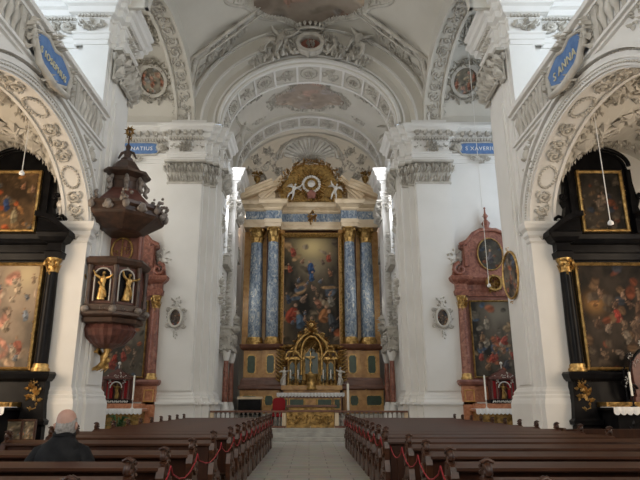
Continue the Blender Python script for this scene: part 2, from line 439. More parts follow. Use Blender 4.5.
    # lunette wall above the entablature
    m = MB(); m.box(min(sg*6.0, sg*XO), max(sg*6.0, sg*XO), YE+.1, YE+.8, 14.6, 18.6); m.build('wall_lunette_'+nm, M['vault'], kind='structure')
    # chancel side wall with tall window
    m = MB()
    def bz(x0, x1, y0, y1, z0, z1): m.box(min(sg*x0, sg*x1), max(sg*x0, sg*x1), y0, y1, z0, z1)
    bz(4.42, 4.9, 27.5, 33.2, 0, 8.6); bz(4.42, 4.9, 27.5, 28.1, 8.6, 15); bz(4.42, 4.9, 29.7, 33.2, 8.6, 15)
    bz(4.1, 4.42, 30.2, 31.8, 0, 12.4)
    bz(4.42, 4.9, 28.1, 29.7, 14.3, 15.0)
    bz(4.42, 4.6, 33.2, 36.6, 0, 15)
    m.build('wall_chancel_'+nm, M['stucco'], kind='structure')
    # daylit chancel window
    m = MB(); bz2 = lambda *a: m.box(min(sg*a[0], sg*a[1]), max(sg*a[0], sg*a[1]), *a[2:])
    bz2(4.62, 4.66, 28.1, 29.7, 8.6, 14.3); o = m.build('window_'+('1' if sg < 0 else '2'), M['pane'], kind='structure')
    m = MB()
    for y in (28.12, 28.63, 29.15, 29.68): bz2(4.58, 4.62, y-.02, y+.02, 8.6, 14.3)
    for k in range(9): bz2(4.58, 4.62, 28.1, 29.7, 8.6+.7*k, 8.63+.7*k)
    m.build('window_frame', M['steel'], o)
    # relief on the walls ------------------------------------------------
    m = MB(); R = random.Random(3)
    SQ = lambda t, zb: t if t < zb else zb+(t-zb)*.82
    yw = lambda s_, t, d: (sg*s_, YE+.1-d, t)                 # on the crossing east wall
    def onY(y0, zb=12.4): return lambda s_, t, d: (sg*s_, y0-d, SQ(t, zb) if t < 16 else t)
    def onX(x0, zb=12.4): return lambda s_, t, d: (sg*(x0-d), s_, SQ(t, zb) if t < 16 else t)
    # frieze ornament crossing
    m.map = onY(YE+.07); m.rinceau(6.75, 7.35, 13.03, 13.63, .22, 1); m.clump(7.05, 13.33, .6, .5, 12, .2, 33); m.rinceau(9.5, 11.4, 13.03, 13.63, .22, 2)
    m.map = onY(YE-.15); m.clump(5.8, 13.33, .9, .58, 30, .24, 5); m.rosette(5.8, 13.33, .24, .2); m.clump(5.15, 13.33, .3, .5, 8, .14, 8); m.clump(6.45, 13.33, .3, .5, 8, .14, 9)
    m.map = onY(YE-.02); m.dentils(6.7, 11.5, 13.68, 13.84, .2, .13)
    m.map = onY(YE-.24); m.dentils(4.95, 6.62, 13.68, 13.84, .2, .13)
    m.map = onY(YE-.28)
    for k in range(12): m.clump(6.85+k*.4, 14.0, .30, .30, 7, .3, 20+k); m.box(6.78+k*.4, 6.92+k*.4, 13.88, 14.1, 0, .22)
    m.map = onY(YE-.48)
    for k in range(5): m.clump(5.1+k*.36, 14.0, .28, .30, 7, .3, 40+k); m.box(5.03+k*.36, 5.17+k*.36, 13.88, 14.1, 0, .22)
    m.map = onX(4.39); m.rinceau(25.5, 25.75, 13.06, 13.6, .08, 4); m.map = onX(4.19); m.rinceau(25.8, 26.9, 13.06, 13.6, .08, 4); m.dentils(25.8, 26.9, 13.68, 13.84, .2, .13)
    m.map = onX(4.07); m.clump(31, 13.33, 1.4, .5, 14, .1, 6)
    # pier frieze
    U = .7
    m.map = onX(W-.29, 13.1); m.clump(17.9, 13.33+U, 1.0, .55, 20, .16, 15); m.dentils(17.2, 18.6, 13.7+U, 13.84+U, .16, .13)
    m.map = onX(W-.11, 13.1); m.clump(18.75, 13.33+U, .4, .5, 8, .16, 16)
    m.map = onY(16.72, 13.1); m.clump(7.4, 13.33+U, .95, .56, 26, .2, 17); m.dentils(W+.1, 7.9, 13.68+U, 13.8+U, .16, .11); m.dentils(W+.1, 7.9, 12.92+U, 13.0+U, .07, .09)
    m.map = onY(16.92, 13.1); m.rinceau(8.0, 11.4, 13.04+U, 13.62+U, .2, 18); m.clump(9, 13.33+U, 1.8, .5, 30, .16, 19); m.dentils(7.9, 11.5, 13.68+U, 13.8+U, .16, .11); m.dentils(7.9, 11.5, 12.92+U, 13.0+U, .07, .09)
    # capitals: composite leaves in two rows with volutes
    def capital(mp, x0, x1, z0=11.35, z1=12.4, seed=0):
        m.map = mp; w = x1-x0; H = z1-z0
        m.box(x0-.16, x1+.16, z1-.1, z1, 0, .3)
        m.box(x0, x1, z0, z1-.1, 0, .06); m.box(x0-.03, x1+.03, z0-.08, z0, 0, .1)
        k = max(2, int(round(w/.42)))
        for r_ in range(2):
            for i in range(k+r_):
                cx = x0+w*(i+(.5 if r_ == 0 else 0))/k; zz = z0+H*.42*r_
                for dx in (-.13, 0, .13):
                    m.leaf((cx+dx*.6, zz, .02), (cx+dx*1.6, zz+H*(.46 if dx == 0 else .34), .34), .085, .16)
        for e in (0, 1):
            cx = x0-.02 if e == 0 else x1+.02
            m.spiral(cx, z1-.26, .19, 0, 1 if e else -1, .07, 1.4, 9)
        m.clump((x0+x1)/2, z1-.25, min(.9, w*.6), .4, 14, .34, seed); m.clump(x0+.1, z1-.3, .35, .4, 8, .34, seed+20); m.clump(x1-.1, z1-.3, .35, .4, 8, .34, seed+30)
    capital(onY(YE-.12), 4.98, 6.6, seed=1)
    capital(onY(YE+.12), 4.7, 4.93, seed=2); capital(onY(YE+.35), 4.43, 4.68, seed=3)
    capital(onX(4.22), 25.8, 26.85, seed=4); capital(onX(4.1), 30.25, 31.75, seed=5)
    capital(onX(W-.26, 13.1), 17.35, 18.45, 12.05, 13.1, seed=6); capital(onX(W-.12, 13.1), 18.55, 18.98, 12.05, 13.1, seed=7); capital(onX(W-.12, 13.1), 17.0, 17.28, 12.05, 13.1, seed=8)
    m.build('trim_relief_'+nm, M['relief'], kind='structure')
    # pilaster shafts' thin edge fillets on crossing pier
    m = MB()
    for (x0, x1, y) in ((5.0, 6.56, YE-.14),):
        m.box(min(sg*x0, sg*x1), max(sg*x0, sg*x1), y-.04, y+.05, 1.95, 11.3)
    m.map = onX(4.22); m.box(25.9, 26.75, 2, 11.3, 0, .05); m.map = onX(W-.15); m.box(17.4, 18.4, 2, 11.3, 0, .05); m.map = None
    m.build('trim_pilaster_'+nm, M['stucco'], kind='structure')

    # ---- chapel arch: archivolt mouldings, soffit and jamb stucco
    m = MB()
    for yc, det in ((YC, 1), (YC-10.35, 0)):
        L = PI*(AA+AB)/2*1.02
        def face(s_, t, d, yc=yc, L=L):
            a = PI*s_/L; return (sg*(W-d), yc-(AA+t)*math.cos(a), ZS+(AB+t)*math.sin(a))
        def soff(s_, t, d, yc=yc, L=L):
            a = PI*s_/L; return (sg*(W+t), yc-(AA-d)*math.cos(a), ZS+(AB-d)*math.sin(a))
        def band(t0, t1, d0):
            N = 48; rings = []
            for i in range(N+1):
                s_ = L*i/N; rings.append([face(s_, t0, 0), face(s_, t0, d0), face(s_, t1, d0), face(s_, t1, 0)])
            m.loft(rings, True, False)
        band(0, .16, .06); band(.16, .30, .10); band(.36, .46, .17)
        def sband(t0, t1, d0):
            N = 48; rings = []
            for i in range(N+1):
                s_ = L*i/N; rings.append([soff(s_, t0, -.02), soff(s_, t0, d0), soff(s_, t1, d0), soff(s_, t1, -.02)])
            m.loft(rings, True, False)
        sband(0, .09, .05); sband(.71, .8, .05)
    m.build('trim_archivolt_'+nm, M['stucco'], kind='structure')
    m = MB()
    yc = YC; L = PI*(AA+AB)/2*1.02
    def face(s_, t, d): a = PI*s_/L; return (sg*(W-d), yc-(AA+t)*math.cos(a), ZS+(AB+t)*math.sin(a))
    def soff(s_, t, d): a = PI*s_/L; return (sg*(W+t), yc-(AA-d)*math.cos(a), ZS+(AB-d)*math.sin(a))
    m.map = face; m.beads(0, L, .33, .04, .11); m.rinceau(.0, L, .17, .29, .02, 9)
    m.map = lambda a, b, c: face(a, b, c+.06); m.beads(0, L, .08, .03, .10)
    m.map = soff
    for (a, b, k) in ((0.2, 2.2, 0), (3.2, 4.6, 2), (5.9, 7.3, 3), (8.3, 10.2, 4)):
        m.rinceau(a, b, .14, .66, .10, 50+k)
    for a in (2.7, 5.25, 7.8):
        for k in range(20):
            t0 = 2*PI*k/20; m.ell((a+.38*math.cos(t0), .4+.24*math.sin(t0), .03), (.05, .05, .05), 5, 4)
    # chapel vault stucco further in
    m.map = lambda a_, b_, d: (sg*a_, b_, chv(a_, b_, yc)-d)
    q = random.Random(5)
    for k in range(26):
        f = k/25; y = 9.0+7.7*f
        m.clump(7.95, y, .45, .35, 7, .14, 250+k); m.clump(11.1, y, .45, .35, 7, .14, 350+k)
    for k in range(10):
        m.clump(8.5+.2*k, 16.4, .3, .5, 7, .16, 420+k)
    for (cx_, cy_) in ((8.7, 15.2), (10.3, 15.2), (8.5, 13.2), (10.6, 13.2), (9.6, 12.5), (8.7, 11), (9.6, 14.4)):
        m.spiral(cx_, cy_, .38, q.uniform(0, 6), 1, .09); m.spiral(cx_+.4, cy_+.35, .28, q.uniform(0, 6), -1, .08); m.clump(cx_, cy_, 1.2, 1.3, 26, .16, int(cx_*10+cy_))
    # jamb pendant stucco
    m.map = lambda s_, t, d: (sg*(W+s_), YB-d, t)
    m.clump(.4, 5.75, .01, .01, 1, .01, 1)
    # spandrel reliefs
    m.map = onX(W)
    m.clump(16.1, 8.55, .7, 1.0, 26, .14, 70); m.clump(15.6, 9.0, .7, .5, 14, .12, 71); m.clump(16.3, 7.9, .35, .8, 12, .12, 72)
    m.clump(9.2, 8.75, 1.1, .9, 26, .16, 73); m.clump(9.9, 9.1, .8, .4, 12, .12, 74); m.clump(8.7, 8.0, .4, .9, 12, .12, 75)
    m.clump(YC, 9.35, 1.0, .35, 12, .2, 76)
    m.ell((8.95, 8.8, .14), (.2, .24, .18), 8, 6); m.ell((9.0, 9.12, .2), (.14, .15, .14), 8, 6)
    m.ell((15.95, 8.7, .12), (.16, .2, .14), 8, 6)
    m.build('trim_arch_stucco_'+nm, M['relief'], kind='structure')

    # ---- gallery parapet with baluster relief
    root = MB(); m = root
    def strip(y0, y1, z0, z1, d): m.box(min(sg*(W-d), sg*W), max(sg*(W-d), sg*W), y0, y1, z0, z1)
    y0, y1 = 6.0, 16.95
    strip(y0, y1, 9.32, 9.40, .08); strip(y0, y1, 9.40, 9.48, .16); strip(y0, y1, 10.40, 10.50, .12); strip(y0, 16.95, 10.49, 10.60, .22)
    m.box(min(sg*(W-.24), sg*(W+T+.1)), max(sg*(W-.24), sg*(W+T+.1)), y0, 16.7, 10.5, 10.64)
    m.build('trim_parapet_'+nm, M['stucco'], kind='structure')
    m = MB(); m.map = onX(W-.02)
    yy = 8.4
    k = 0
    while yy < 16.7:
        if abs(yy-YC) > 1.15:
            if k % 6 == 5 or abs(abs(yy-YC)-1.4) < .2:
                m.box(yy-.11, yy+.11, 9.5, 10.38, 0, .09); m.clump(yy, 9.94, .2, .7, 5, .12, 300+k)
            else:
                pf = [(.03, 9.5), (.075, 9.55), (.03, 9.62), (.05, 9.75), (.11, 10.0), (.06, 10.2), (.04, 10.28), (.08, 10.38)]
                m.loft([[(yy-w, z, 0), (yy-w*.7, z, w*.9+.03), (yy+w*.7, z, w*.9+.03), (yy+w, z, 0)] for w, z in pf], False, True, False)
        yy += .27; k += 1
    m.build('trim_baluster_relief_'+nm, M['relief'], kind='structure')

    # ---- crossing: band arch between nave vault and the side cell, vault stucco
    a_, b_, yc2 = 4.1, 2.2, 20.95; L2 = PI*(a_+b_)/2*1.03
    m = MB(); N = 40
    for (t0, t1, dd) in ((0.01, .94, .0), (0, .13, -.09), (.82, .95, -.09)):
        rings = []
        for i in range(N+1):
            a = PI*i/N; f = lambda t, d: (sg*(5.55+t), yc2-(a_-.05+d*1)*math.cos(a), 14.6+(b_+.0+d)*math.sin(a)+.0)
            g = lambda t: (sg*(5.55+t), yc2-(a_+.12)*math.cos(a), 14.6+(b_+1.6)*math.sin(a))
            rings.append([f(t0, dd), g(t0), g(t1), f(t1, dd)])
        m.loft(rings, True, False)
    m.build('trim_vault_band_'+nm, M['vault'], kind='structure')
    m = MB()
    m.map = lambda s_, t, d: (sg*(5.55+t), yc2-(a_-.05-d)*math.cos(PI*s_/L2), 14.6+(b_-d)*math.sin(PI*s_/L2))
    m.rinceau(.1, L2-.1, .16, .79, .1, 80)
    # cartouches on the side cell
    cell = lambda s_, t, d: (sg*s_, 20.95+(4.13-d)*math.cos(t/3.6), 14.6+(3.5-d)*math.sin(t/3.6))
    m.map = cell
    for (cx, cz, rx, rz, k) in ((7.55, 2.0, .75, .85, 0), (9.6, 2.2, .9, .9, 1), (7.6, 4.3, .5, .5, 2)):
        for i in range(26):
            t0 = 2*PI*i/26; m.clump(cx+rx*1.1*math.cos(t0), cz+rz*1.1*math.sin(t0), .42, .42, 5, .3, 400+i+50*k)
        m.ringplate(circ(cx, cz, rx*.95, rz*.95, 26), circ(cx, cz, rx*.75, rz*.75, 26), 0, .14, 'z')
        for q in (-1, 1): m.spiral(cx+q*rx*1.2, cz-rz*.9, .25, 0, q, .09); m.spiral(cx+q*rx*1.2, cz+rz*.9, .25, 0, -q, .09)
    for k in range(24): m.clump(6.6, .5+.25*k, .22, .3, 4, .16, 480+k)
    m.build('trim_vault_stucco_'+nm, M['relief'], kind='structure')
    im = paint(30, 30, 30+sg, (.10, .09, .075), (.30, .27, .21), figset(3, 31+sg, [(.35, .15, .1), (.25, .28, .3)], .3, .7, .16, .25))
    o = canvas('trim_lunette_fresco_'+nm, im, lambda u, v: cell(7.55+(u-.5)*1.15, 2.0+(v-.5)*1.3, .03), None, M['fresco'], lambda u, v: (u-.5)**2+(v-.5)**2 < .25)
    o['kind'] = 'structure'
    # chancel side stucco: pediments, oratory balconies
    m = MB()
    m.map = onX(4.42)
    for (yc3, z3) in ((28.9, 8.2), (32.3, 9.4)):
        m.prism([(yc3-.9, z3), (yc3+.9, z3), (yc3+.7, z3+.35), (yc3, z3+.75), (yc3-.7, z3+.35)], 0, .3, 'z')
        m.clump(yc3, z3+.5, 1.2, .7, 20, .35, 90); m.spiral(yc3-.7, z3+.2, .22, 0, 1, .07); m.spiral(yc3+.7, z3+.2, .22, 0, -1, .07)
    for (yc3, z3) in ((28.9, 12.0), (27.6, 10), (29.9, 10), (27.6, 7), (29.9, 7), (28.9, 5.9), (32.4, 7.6), (32.4, 12.2)): m.clump(yc3, z3, .5, 1.6, 18, .22, int(z3*10))
    for (y_, z_) in ((27.45, 12.6), (27.45, 8.6), (27.45, 5.6), (30.1, 12.4), (30.1, 8.2), (30.1, 6.2), (33.0, 9.8), (33.0, 6.4)):
        m.clump(y_, z_, .5, 1.5, 20, .3, int(y_*z_)); m.spiral(y_, z_+.5, .24, 0, 1, .08); m.spiral(y_, z_-.5, .2, 0, -1, .07)
    m.map = onX(4.22)
    m.clump(26.3, 9.9, .7, 1.4, 20, .2, 95); m.clump(26.3, 6.4, .8, 1.4, 22, .25, 96)
    m.build('trim_chancel_stucco_'+nm, M['relief'], kind='structure')
    return
side_walls(-1); side_walls(1)

# ---- west end behind the camera, with its big window opening
m = MB(); m.box(-XO-.4, XO+.4, -4.4, -4, 0, 4.5); m.box(-XO-.4, -3.2, -4.4, -4, 4.5, 21); m.box(3.2, XO+.4, -4.4, -4, 4.5, 21); m.box(-3.2, 3.2, -4.4, -4, 13, 21)
m.build('wall_back', M['stucco'], kind='structure')
# ---- chancel arch wall
def arch_pts(a, b, z0, N, sg=1): return [(-a*math.cos(PI*i/N), z0+b*math.sin(PI*i/N)) for i in range(N+1)]
m = MB(); N = 48
inn = arch_pts(4.42, 3.5, 14.6, N); out = arch_pts(6.3, 6.1, 14.6, N)
m.loft([[(x, YE+.05, z) for x, z in out], [(x, YE+.05, z) for x, z in arch_pts(5.3, 4.45, 14.6, N)], [(x, YE+.28, z) for x, z in arch_pts(5.0, 4.15, 14.6, N)],
        [(x, YE+.30, z) for x, z in inn], [(x, 25.35, z) for x, z in arch_pts(4.3, 3.4, 14.6, N)], [(x, 27.1, z) for x, z in arch_pts(4.3, 3.4, 14.6, N)],
        [(x, 27.1, z) for x, z in arch_pts(4.6, 3.75, 14.6, N)]], False, False, False)
m.build('wall_chancel_arch', M['vault'], kind='structure')
m = MB()
def ringband(y0, y1, a, b, w, z0=14.6):     # raised ring on the arch face
    m.loft([[(x, y1, z) for x, z in arch_pts(a, b, z0, N)], [(x, y0, z) for x, z in arch_pts(a, b, z0, N)],
            [(x, y0, z) for x, z in arch_pts(a+w, b+w, z0, N)], [(x, y1, z) for x, z in arch_pts(a+w, b+w, z0, N)]], False, False, False)
ringband(25.13, 25.35, 4.36, 3.46, .12); ringband(25.2, 25.35, 4.62, 3.72, .1); ringband(24.98, 25.2, 5.2, 4.35, .1); ringband(24.9, 25.1, 5.75, 5.15, .12)
def soffit_strip(y0, y1, a, b, d):
    m.loft([[(x, y0, z) for x, z in arch_pts(a, b, 14.6, N)], [(x, y0, z) for x, z in arch_pts(a-d, b-d, 14.6, N)],
            [(x, y1, z) for x, z in arch_pts(a-d, b-d, 14.6, N)], [(x, y1, z) for x, z in arch_pts(a, b, 14.6, N)]], False, False, False)
soffit_strip(25.35, 25.5, 4.32, 3.42, .1); soffit_strip(26.95, 27.1, 4.32, 3.42, .1)
soffit_strip(30.7, 30.85, 4.27, 3.37, .1); soffit_strip(32.05, 32.2, 4.27, 3.37, .1)
LA = PI*(4.3+3.4)/2*1.01
def sofA(s_, t, d): a = PI*s_/LA; return (-(4.3-d)*math.cos(a), t, 14.6+(3.4-d)*math.sin(a))
def sofB(s_, t, d): a = PI*s_/LA; return (-(4.25-d)*math.cos(a), t, 14.6+(3.35-d)*math.sin(a))
m.map = sofA
nC = 11
for k in range(nC+1): s_ = LA*k/nC; m.box(max(0, s_-.05), min(LA, s_+.05), 25.5, 26.95, 0, .08)
m.map = sofB
for k in range(nC+1): s_ = LA*k/nC; m.box(max(0, s_-.05), min(LA, s_+.05), 30.85, 32.05, 0, .08)
m.map = None
m.build('trim_arch_mouldings', M['stucco'], kind='structure')
m = MB()
for F, y0, y1 in ((sofA, 25.5, 26.95), (sofB, 30.85, 32.05)):
    m.map = F
    for k in range(nC):
        s_ = LA*(k+.5)/nC; yc = (y0+y1)/2
        if k % 2: 
            m.rosette(s_, yc, .27, .16, 8)
            for i in range(22): t0 = 2*PI*i/22; m.ell((s_+.38*math.cos(t0), yc+.5*math.sin(t0), .02), .05, 5, 4)
        elif k == 5: m.rosette(s_, yc, .34, .18, 8)
        else: m.clump(s_, yc, .75, 1.05, 18, .14, 500+k); m.spiral(s_-.12, yc, .2, 0, 1, .05); m.spiral(s_+.14, yc+.1, .16, 2, -1, .05)
m.build('trim_coffer_rosettes', M['relief'], kind='structure')

# ---- chancel vault: barrel with window cells, coved apse
m = MB(); ny = 36; nx = 40
def chz(x, y):
    b = 14.6+3.55*math.sqrt(max(0, 1-(x/4.6)**2))
    q = 1-((y-28.9)/1.65)**2
    if q > 0:
        c = 14.3+(1.3+(4.6-abs(x))*.75)*math.sqrt(q)
        b = max(b, c) if abs(x) > 1.9 else b
    return b
vs = []; fs = []
xs = [4.6*math.sin(-PI/2+PI*i/nx) for i in range(nx+1)]; ys = [27.1+i*(33.6-27.1)/ny for i in range(ny+1)]
for y in ys:
    for x in xs: vs.append((x, y, chz(x, y)))
for j in range(ny):
    for i in range(nx): fs.append((j*(nx+1)+i, j*(nx+1)+i+1, (j+1)*(nx+1)+i+1, (j+1)*(nx+1)+i))
m.add(vs, fs, False)
# ring arch B body
m.loft([[(x, 30.7, z) for x, z in arch_pts(4.7, 3.8, 14.6, N)], [(x, 30.7, z) for x, z in arch_pts(4.25, 3.35, 14.6, N)], [(x, 32.2, z) for x, z in arch_pts(4.25, 3.35, 14.6, N)], [(x, 32.2, z) for x, z in arch_pts(4.7, 3.8, 14.6, N)]], False, False, False)
# apse quarter dome and back wall
rings = []
for j in range(9):
    f = j/8*PI/2; rings.append([(x*math.cos(f), 33.3+3.2*math.sin(f), 14.6+(z-14.6)*math.cos(f)) for x, z in arch_pts(4.5, 3.5, 14.6, 32)])
m.loft(rings, False, True, False)
m.box(-4.5, 4.5, 36.5, 36.9, 0, 15)
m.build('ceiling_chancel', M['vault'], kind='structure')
# apse and chancel vault stucco
m = MB()
def apse(s_, t, d):     # s_ = x, t = height angle 0..1
    f = t*PI/2*.9; a = math.asin(max(-1, min(1, s_/4.6)))
    R = 1-d/4.0
    return (R*4.5*math.sin(a)*math.cos(f), 33.3+3.2*math.sin(f)*R, 14.6+3.5*math.cos(a)*math.cos(f)*R)
# scallop shell
cx, cz, yS = 0.02, 16.05, 33.2
for k in range(15):
    a = PI*(.06+.88*k/14); R = 1.25 if k % 2 else 1.18
    m.tube([(cx+.15*math.cos(a), yS-.1, cz+.15*math.sin(a)), (cx+R*.6*math.cos(a)*1.15, yS-.38, cz+R*.6*math.sin(a)), (cx+R*math.cos(a)*1.35, yS-.55, cz+R*math.sin(a)*1.1)], [.03, .09, .13], 6)
m.tube([(cx+1.75*math.cos(PI*i/24), yS-.5, cz+1.38*math.sin(PI*i/24)) for i in range(25)], [.09+.03*(i % 2) for i in range(25)], 6)
m.tube([(cx+2.05*math.cos(PI*i/24), yS-.3, cz+1.58*math.sin(PI*i/24)) for i in range(25)], [.07+.04*((i+1) % 2) for i in range(25)], 6)
m.map = lambda s_, t, d: (s_, yS-.45-d, t)
m.clump(0, 15.95, 1.8, .6, 30, .3, 600); m.spiral(-.8, 15.9, .3, 0, 1, .08); m.spiral(.8, 15.9, .3, PI, -1, .08)
m.map = lambda s_, t, d: (s_, 32.15-d, t)
for sg in (-1, 1):
    m.map = lambda s_, t, d, sg=sg: (sg*s_, 33.0-d*.6, t)
    m.spiral(2.1, 16.2, .3, 0, 1, .07); m.spiral(2.7, 15.6, .3, 0, -1, .07); m.clump(3.2, 15.2, .6, .9, 16, .3, 605); m.clump(2.3, 15.8, .8, .5, 14, .3, 606)
for sg in (-1, 1):
    m.map = lambda s_, t, d, sg=sg: (sg*s_, 33.15-d, t)
    for k, (a, b, w, h) in enumerate(((1.4, 17.0, .9, .5), (2.6, 16.7, .8, .6), (3.3, 16.1, .7, .7), (3.8, 15.3, .6, .7), (1.9, 15.4, .8, .6), (2.9, 15.0, .7, .7), (1.5, 14.8, .5, .6))):
        m.clump(a, b, w, h, 22, .3, 620+k); m.spiral(a, b, .26, k, sg, .06)
# ribs of chancel cells
for sg in (-1, 1):
    for dy in (-1, 1):
        pts = []
        for k in range(13):
            y = 28.9+dy*1.6*(1-k/12*.93)
            best = 4.5
            for i in range(60):
                x = 4.5-i*.045
                if x < 1.9: break
                q = 1-((y-28.9)/1.65)**2
                if 14.3+(1.3+(4.6-x)*.75)*math.sqrt(max(q, 0)) > 14.6+3.55*math.sqrt(1-(x/4.6)**2): best = x
            pts.append((sg*best, y, chz(best, y)-.03))
        m.map = None; m.tube(pts, .07, 5)
m.map = lambda s_, t, d: (s_, t, chz(s_, t)-d)
for sg in (-1, 1):
    m.clump(sg*2.9, 27.6, .9, .5, 16, .15, 610); m.clump(sg*2.9, 30.2, .9, .5, 16, .15, 611); m.clump(sg*3.6, 27.5, .6, .5, 10, .2, 612)
    m.spiral(sg*3.9, 27.6, .25, 1, sg, .08); m.clump(sg*2.1, 28.9, .5, 1.6, 16, .15, 613)
m.build('trim_chancel_vault_stucco', M['relief'], kind='structure')
# stucco cloud frame of the chancel ceiling painting
m = MB(); m.map = lambda s_, t, d: (s_, t, chz(s_, t)-d)
def lob(a): return 1+.10*math.cos(4*a)-.05*math.cos(8*a)
for i in range(60):
    a = 2*PI*i/60; x = 1.95*lob(a)*math.cos(a); y = 28.75+1.45*lob(a)*math.sin(a)
    m.clump(x, y, .34, .30, 4, .18, 700+i)
m.build('trim_chancel_fresco_frame', M['relief'], kind='structure')
im = paint(70, 50, 44, (.16, .13, .105), (.42, .38, .33), figset(9, 12, [(.24, .19, .16), (.22, .21, .20), (.34, .30, .25)], .15, .85, .05, .08), con=1.3)
im = im*.35+im.mean(axis=(0, 1))*.65*np.array([1, .97, .93])
o = canvas('trim_chancel_fresco', im, lambda u, v: ((u-.5)*4.1, 28.75+(v-.5)*3.2, chz((u-.5)*4.1, 28.75+(v-.5)*3.2)-.03), None, M['fresco'],
           lambda u, v: math.hypot((u-.5)*4.1/1.92, (v-.5)*3.2/1.4) < lob(math.atan2((v-.5)*3.2/1.45, (u-.5)*4.1/1.95)))
o['kind'] = 'structure'

# ---- nave vault as one continuous shell with side cells
AV, BV, ZV = 6.15, 5.2, 14.6
def nvz(x, y):
    ax = abs(x); best = ZV+BV*math.sqrt(max(0, 1-(ax/AV)**2)) if ax < AV else ZV
    for yc, a in ((20.95, 4.15), (YC, 4.15), (2.65, 4.3)):
        q = 1-((y-yc)/a)**2
        if q > 0:
            rise = 2.25+(AV-ax)*.95 if ax < AV else 2.25+min(1.3, (ax-AV)*1.6)
            best = max(best if ax > 2.6 else best, ZV+rise*math.sqrt(q)) if ax > 2.6 else best
    return best
m = MB(); vs = []; fs = []
xs = sorted(set([AV*math.sin(-PI/2+PI*i/60) for i in range(61)]+[s*x for s in (-1, 1) for x in (6.4, 6.7, 7.2, 8, 9, 10.2, 11.7)])); ys = [-4.3+i*(YE+.35+4.3)/110 for i in range(111)]
nx = len(xs)
for y in ys:
    for x in xs: vs.append((x, y, nvz(x, y)))
for j in range(110):
    for i in range(nx-1): fs.append((j*nx+i, j*nx+i+1, (j+1)*nx+i+1, (j+1)*nx+i))
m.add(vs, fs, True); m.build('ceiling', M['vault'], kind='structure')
m = MB()
for sg in (-1, 1):
    for dy in (-1, 1):
        pts = []
        for k in range(25):
            y = 20.95+dy*4.08*(1-k/24); best = 6.1
            for i in range(140):
                x = 6.1-i*.03
                if x < 2.6: break
                q = 1-((y-20.95)/4.15)**2
                if ZV+(2.25+(AV-x)*.95)*math.sqrt(max(0, q)) > ZV+BV*math.sqrt(1-(x/AV)**2): best = x
            pts.append(Vector((sg*best, y, nvz(best, y)-.03)))
        m.map = None; m.smooth = True
        m.tube(pts, .10, 6)
        m.tube([p+Vector((-sg*.35, dy*.12, .02)) for p in pts], .045, 5)
        for i, p in enumerate(pts[:-1]):
            for f in (.0, .5):
                q = p.lerp(pts[i+1], f); m.ell((q.x-sg*.17, q.y, q.z-.02), .085, 5, 4)
    m.map = lambda s_, t, d: (s_, t, nvz(s_, t)-d)
    m.clump(sg*4.25, 24.2, 1.2, 1.1, 40, .34, 801); m.spiral(sg*4.3, 24.2, .4, 0, sg, .1)
    m.clump(sg*3.5, 23.8, .8, .9, 26, .3, 802); m.rinceau(min(sg*4.6, sg*5.5), max(sg*4.6, sg*5.5), 24.4, 24.8, .2, 9)
    m.spiral(sg*3.75, 24.3, .26, 0, sg, .06); m.clump(sg*5.3, 24.6, .45, .45, 10, .12, 803)
m.map = lambda s_, t, d: (s_, t, nvz(s_, t)-d)
def lob2(a): return 1+.09*math.cos(4*a)+.05*math.cos(8*a)
for i in range(90):
    a = 2*PI*i/90; m.clump(3.05*lob2(a)*math.cos(a), 21.7+2.75*lob2(a)*math.sin(a), .34, .3, 4, .14, 900+i)
m.tube([(3.35*lob2(2*PI*i/90)*math.cos(2*PI*i/90), 21.7+3.0*lob2(2*PI*i/90)*math.sin(2*PI*i/90), .02) for i in range(91)], .06, 5)
m.build('trim_vault_ribs', M['relief'], kind='structure')
im = paint(90, 80, 61, (.12, .09, .07), (.40, .35, .29), figset(14, 15, [(.34, .16, .12), (.2, .2, .2), (.42, .34, .22), (.3, .12, .08)], .05, .95, .05, .09), con=1.2)
im = im*.55+im.mean(axis=(0, 1))*.45*np.array([1, .97, .93])*.85
o = canvas('trim_nave_fresco', im, lambda u, v: ((u-.5)*6.6, 21.7+(v-.5)*6.1, nvz((u-.5)*6.6, 21.7+(v-.5)*6.1)-.03), None, M['fresco'],
           lambda u, v: math.hypot((u-.5)*6.6/2.98, (v-.5)*6.1/2.68) < lob2(math.atan2((v-.5)*6.1/2.75, (u-.5)*6.6/3.05)))
o['kind'] = 'structure'

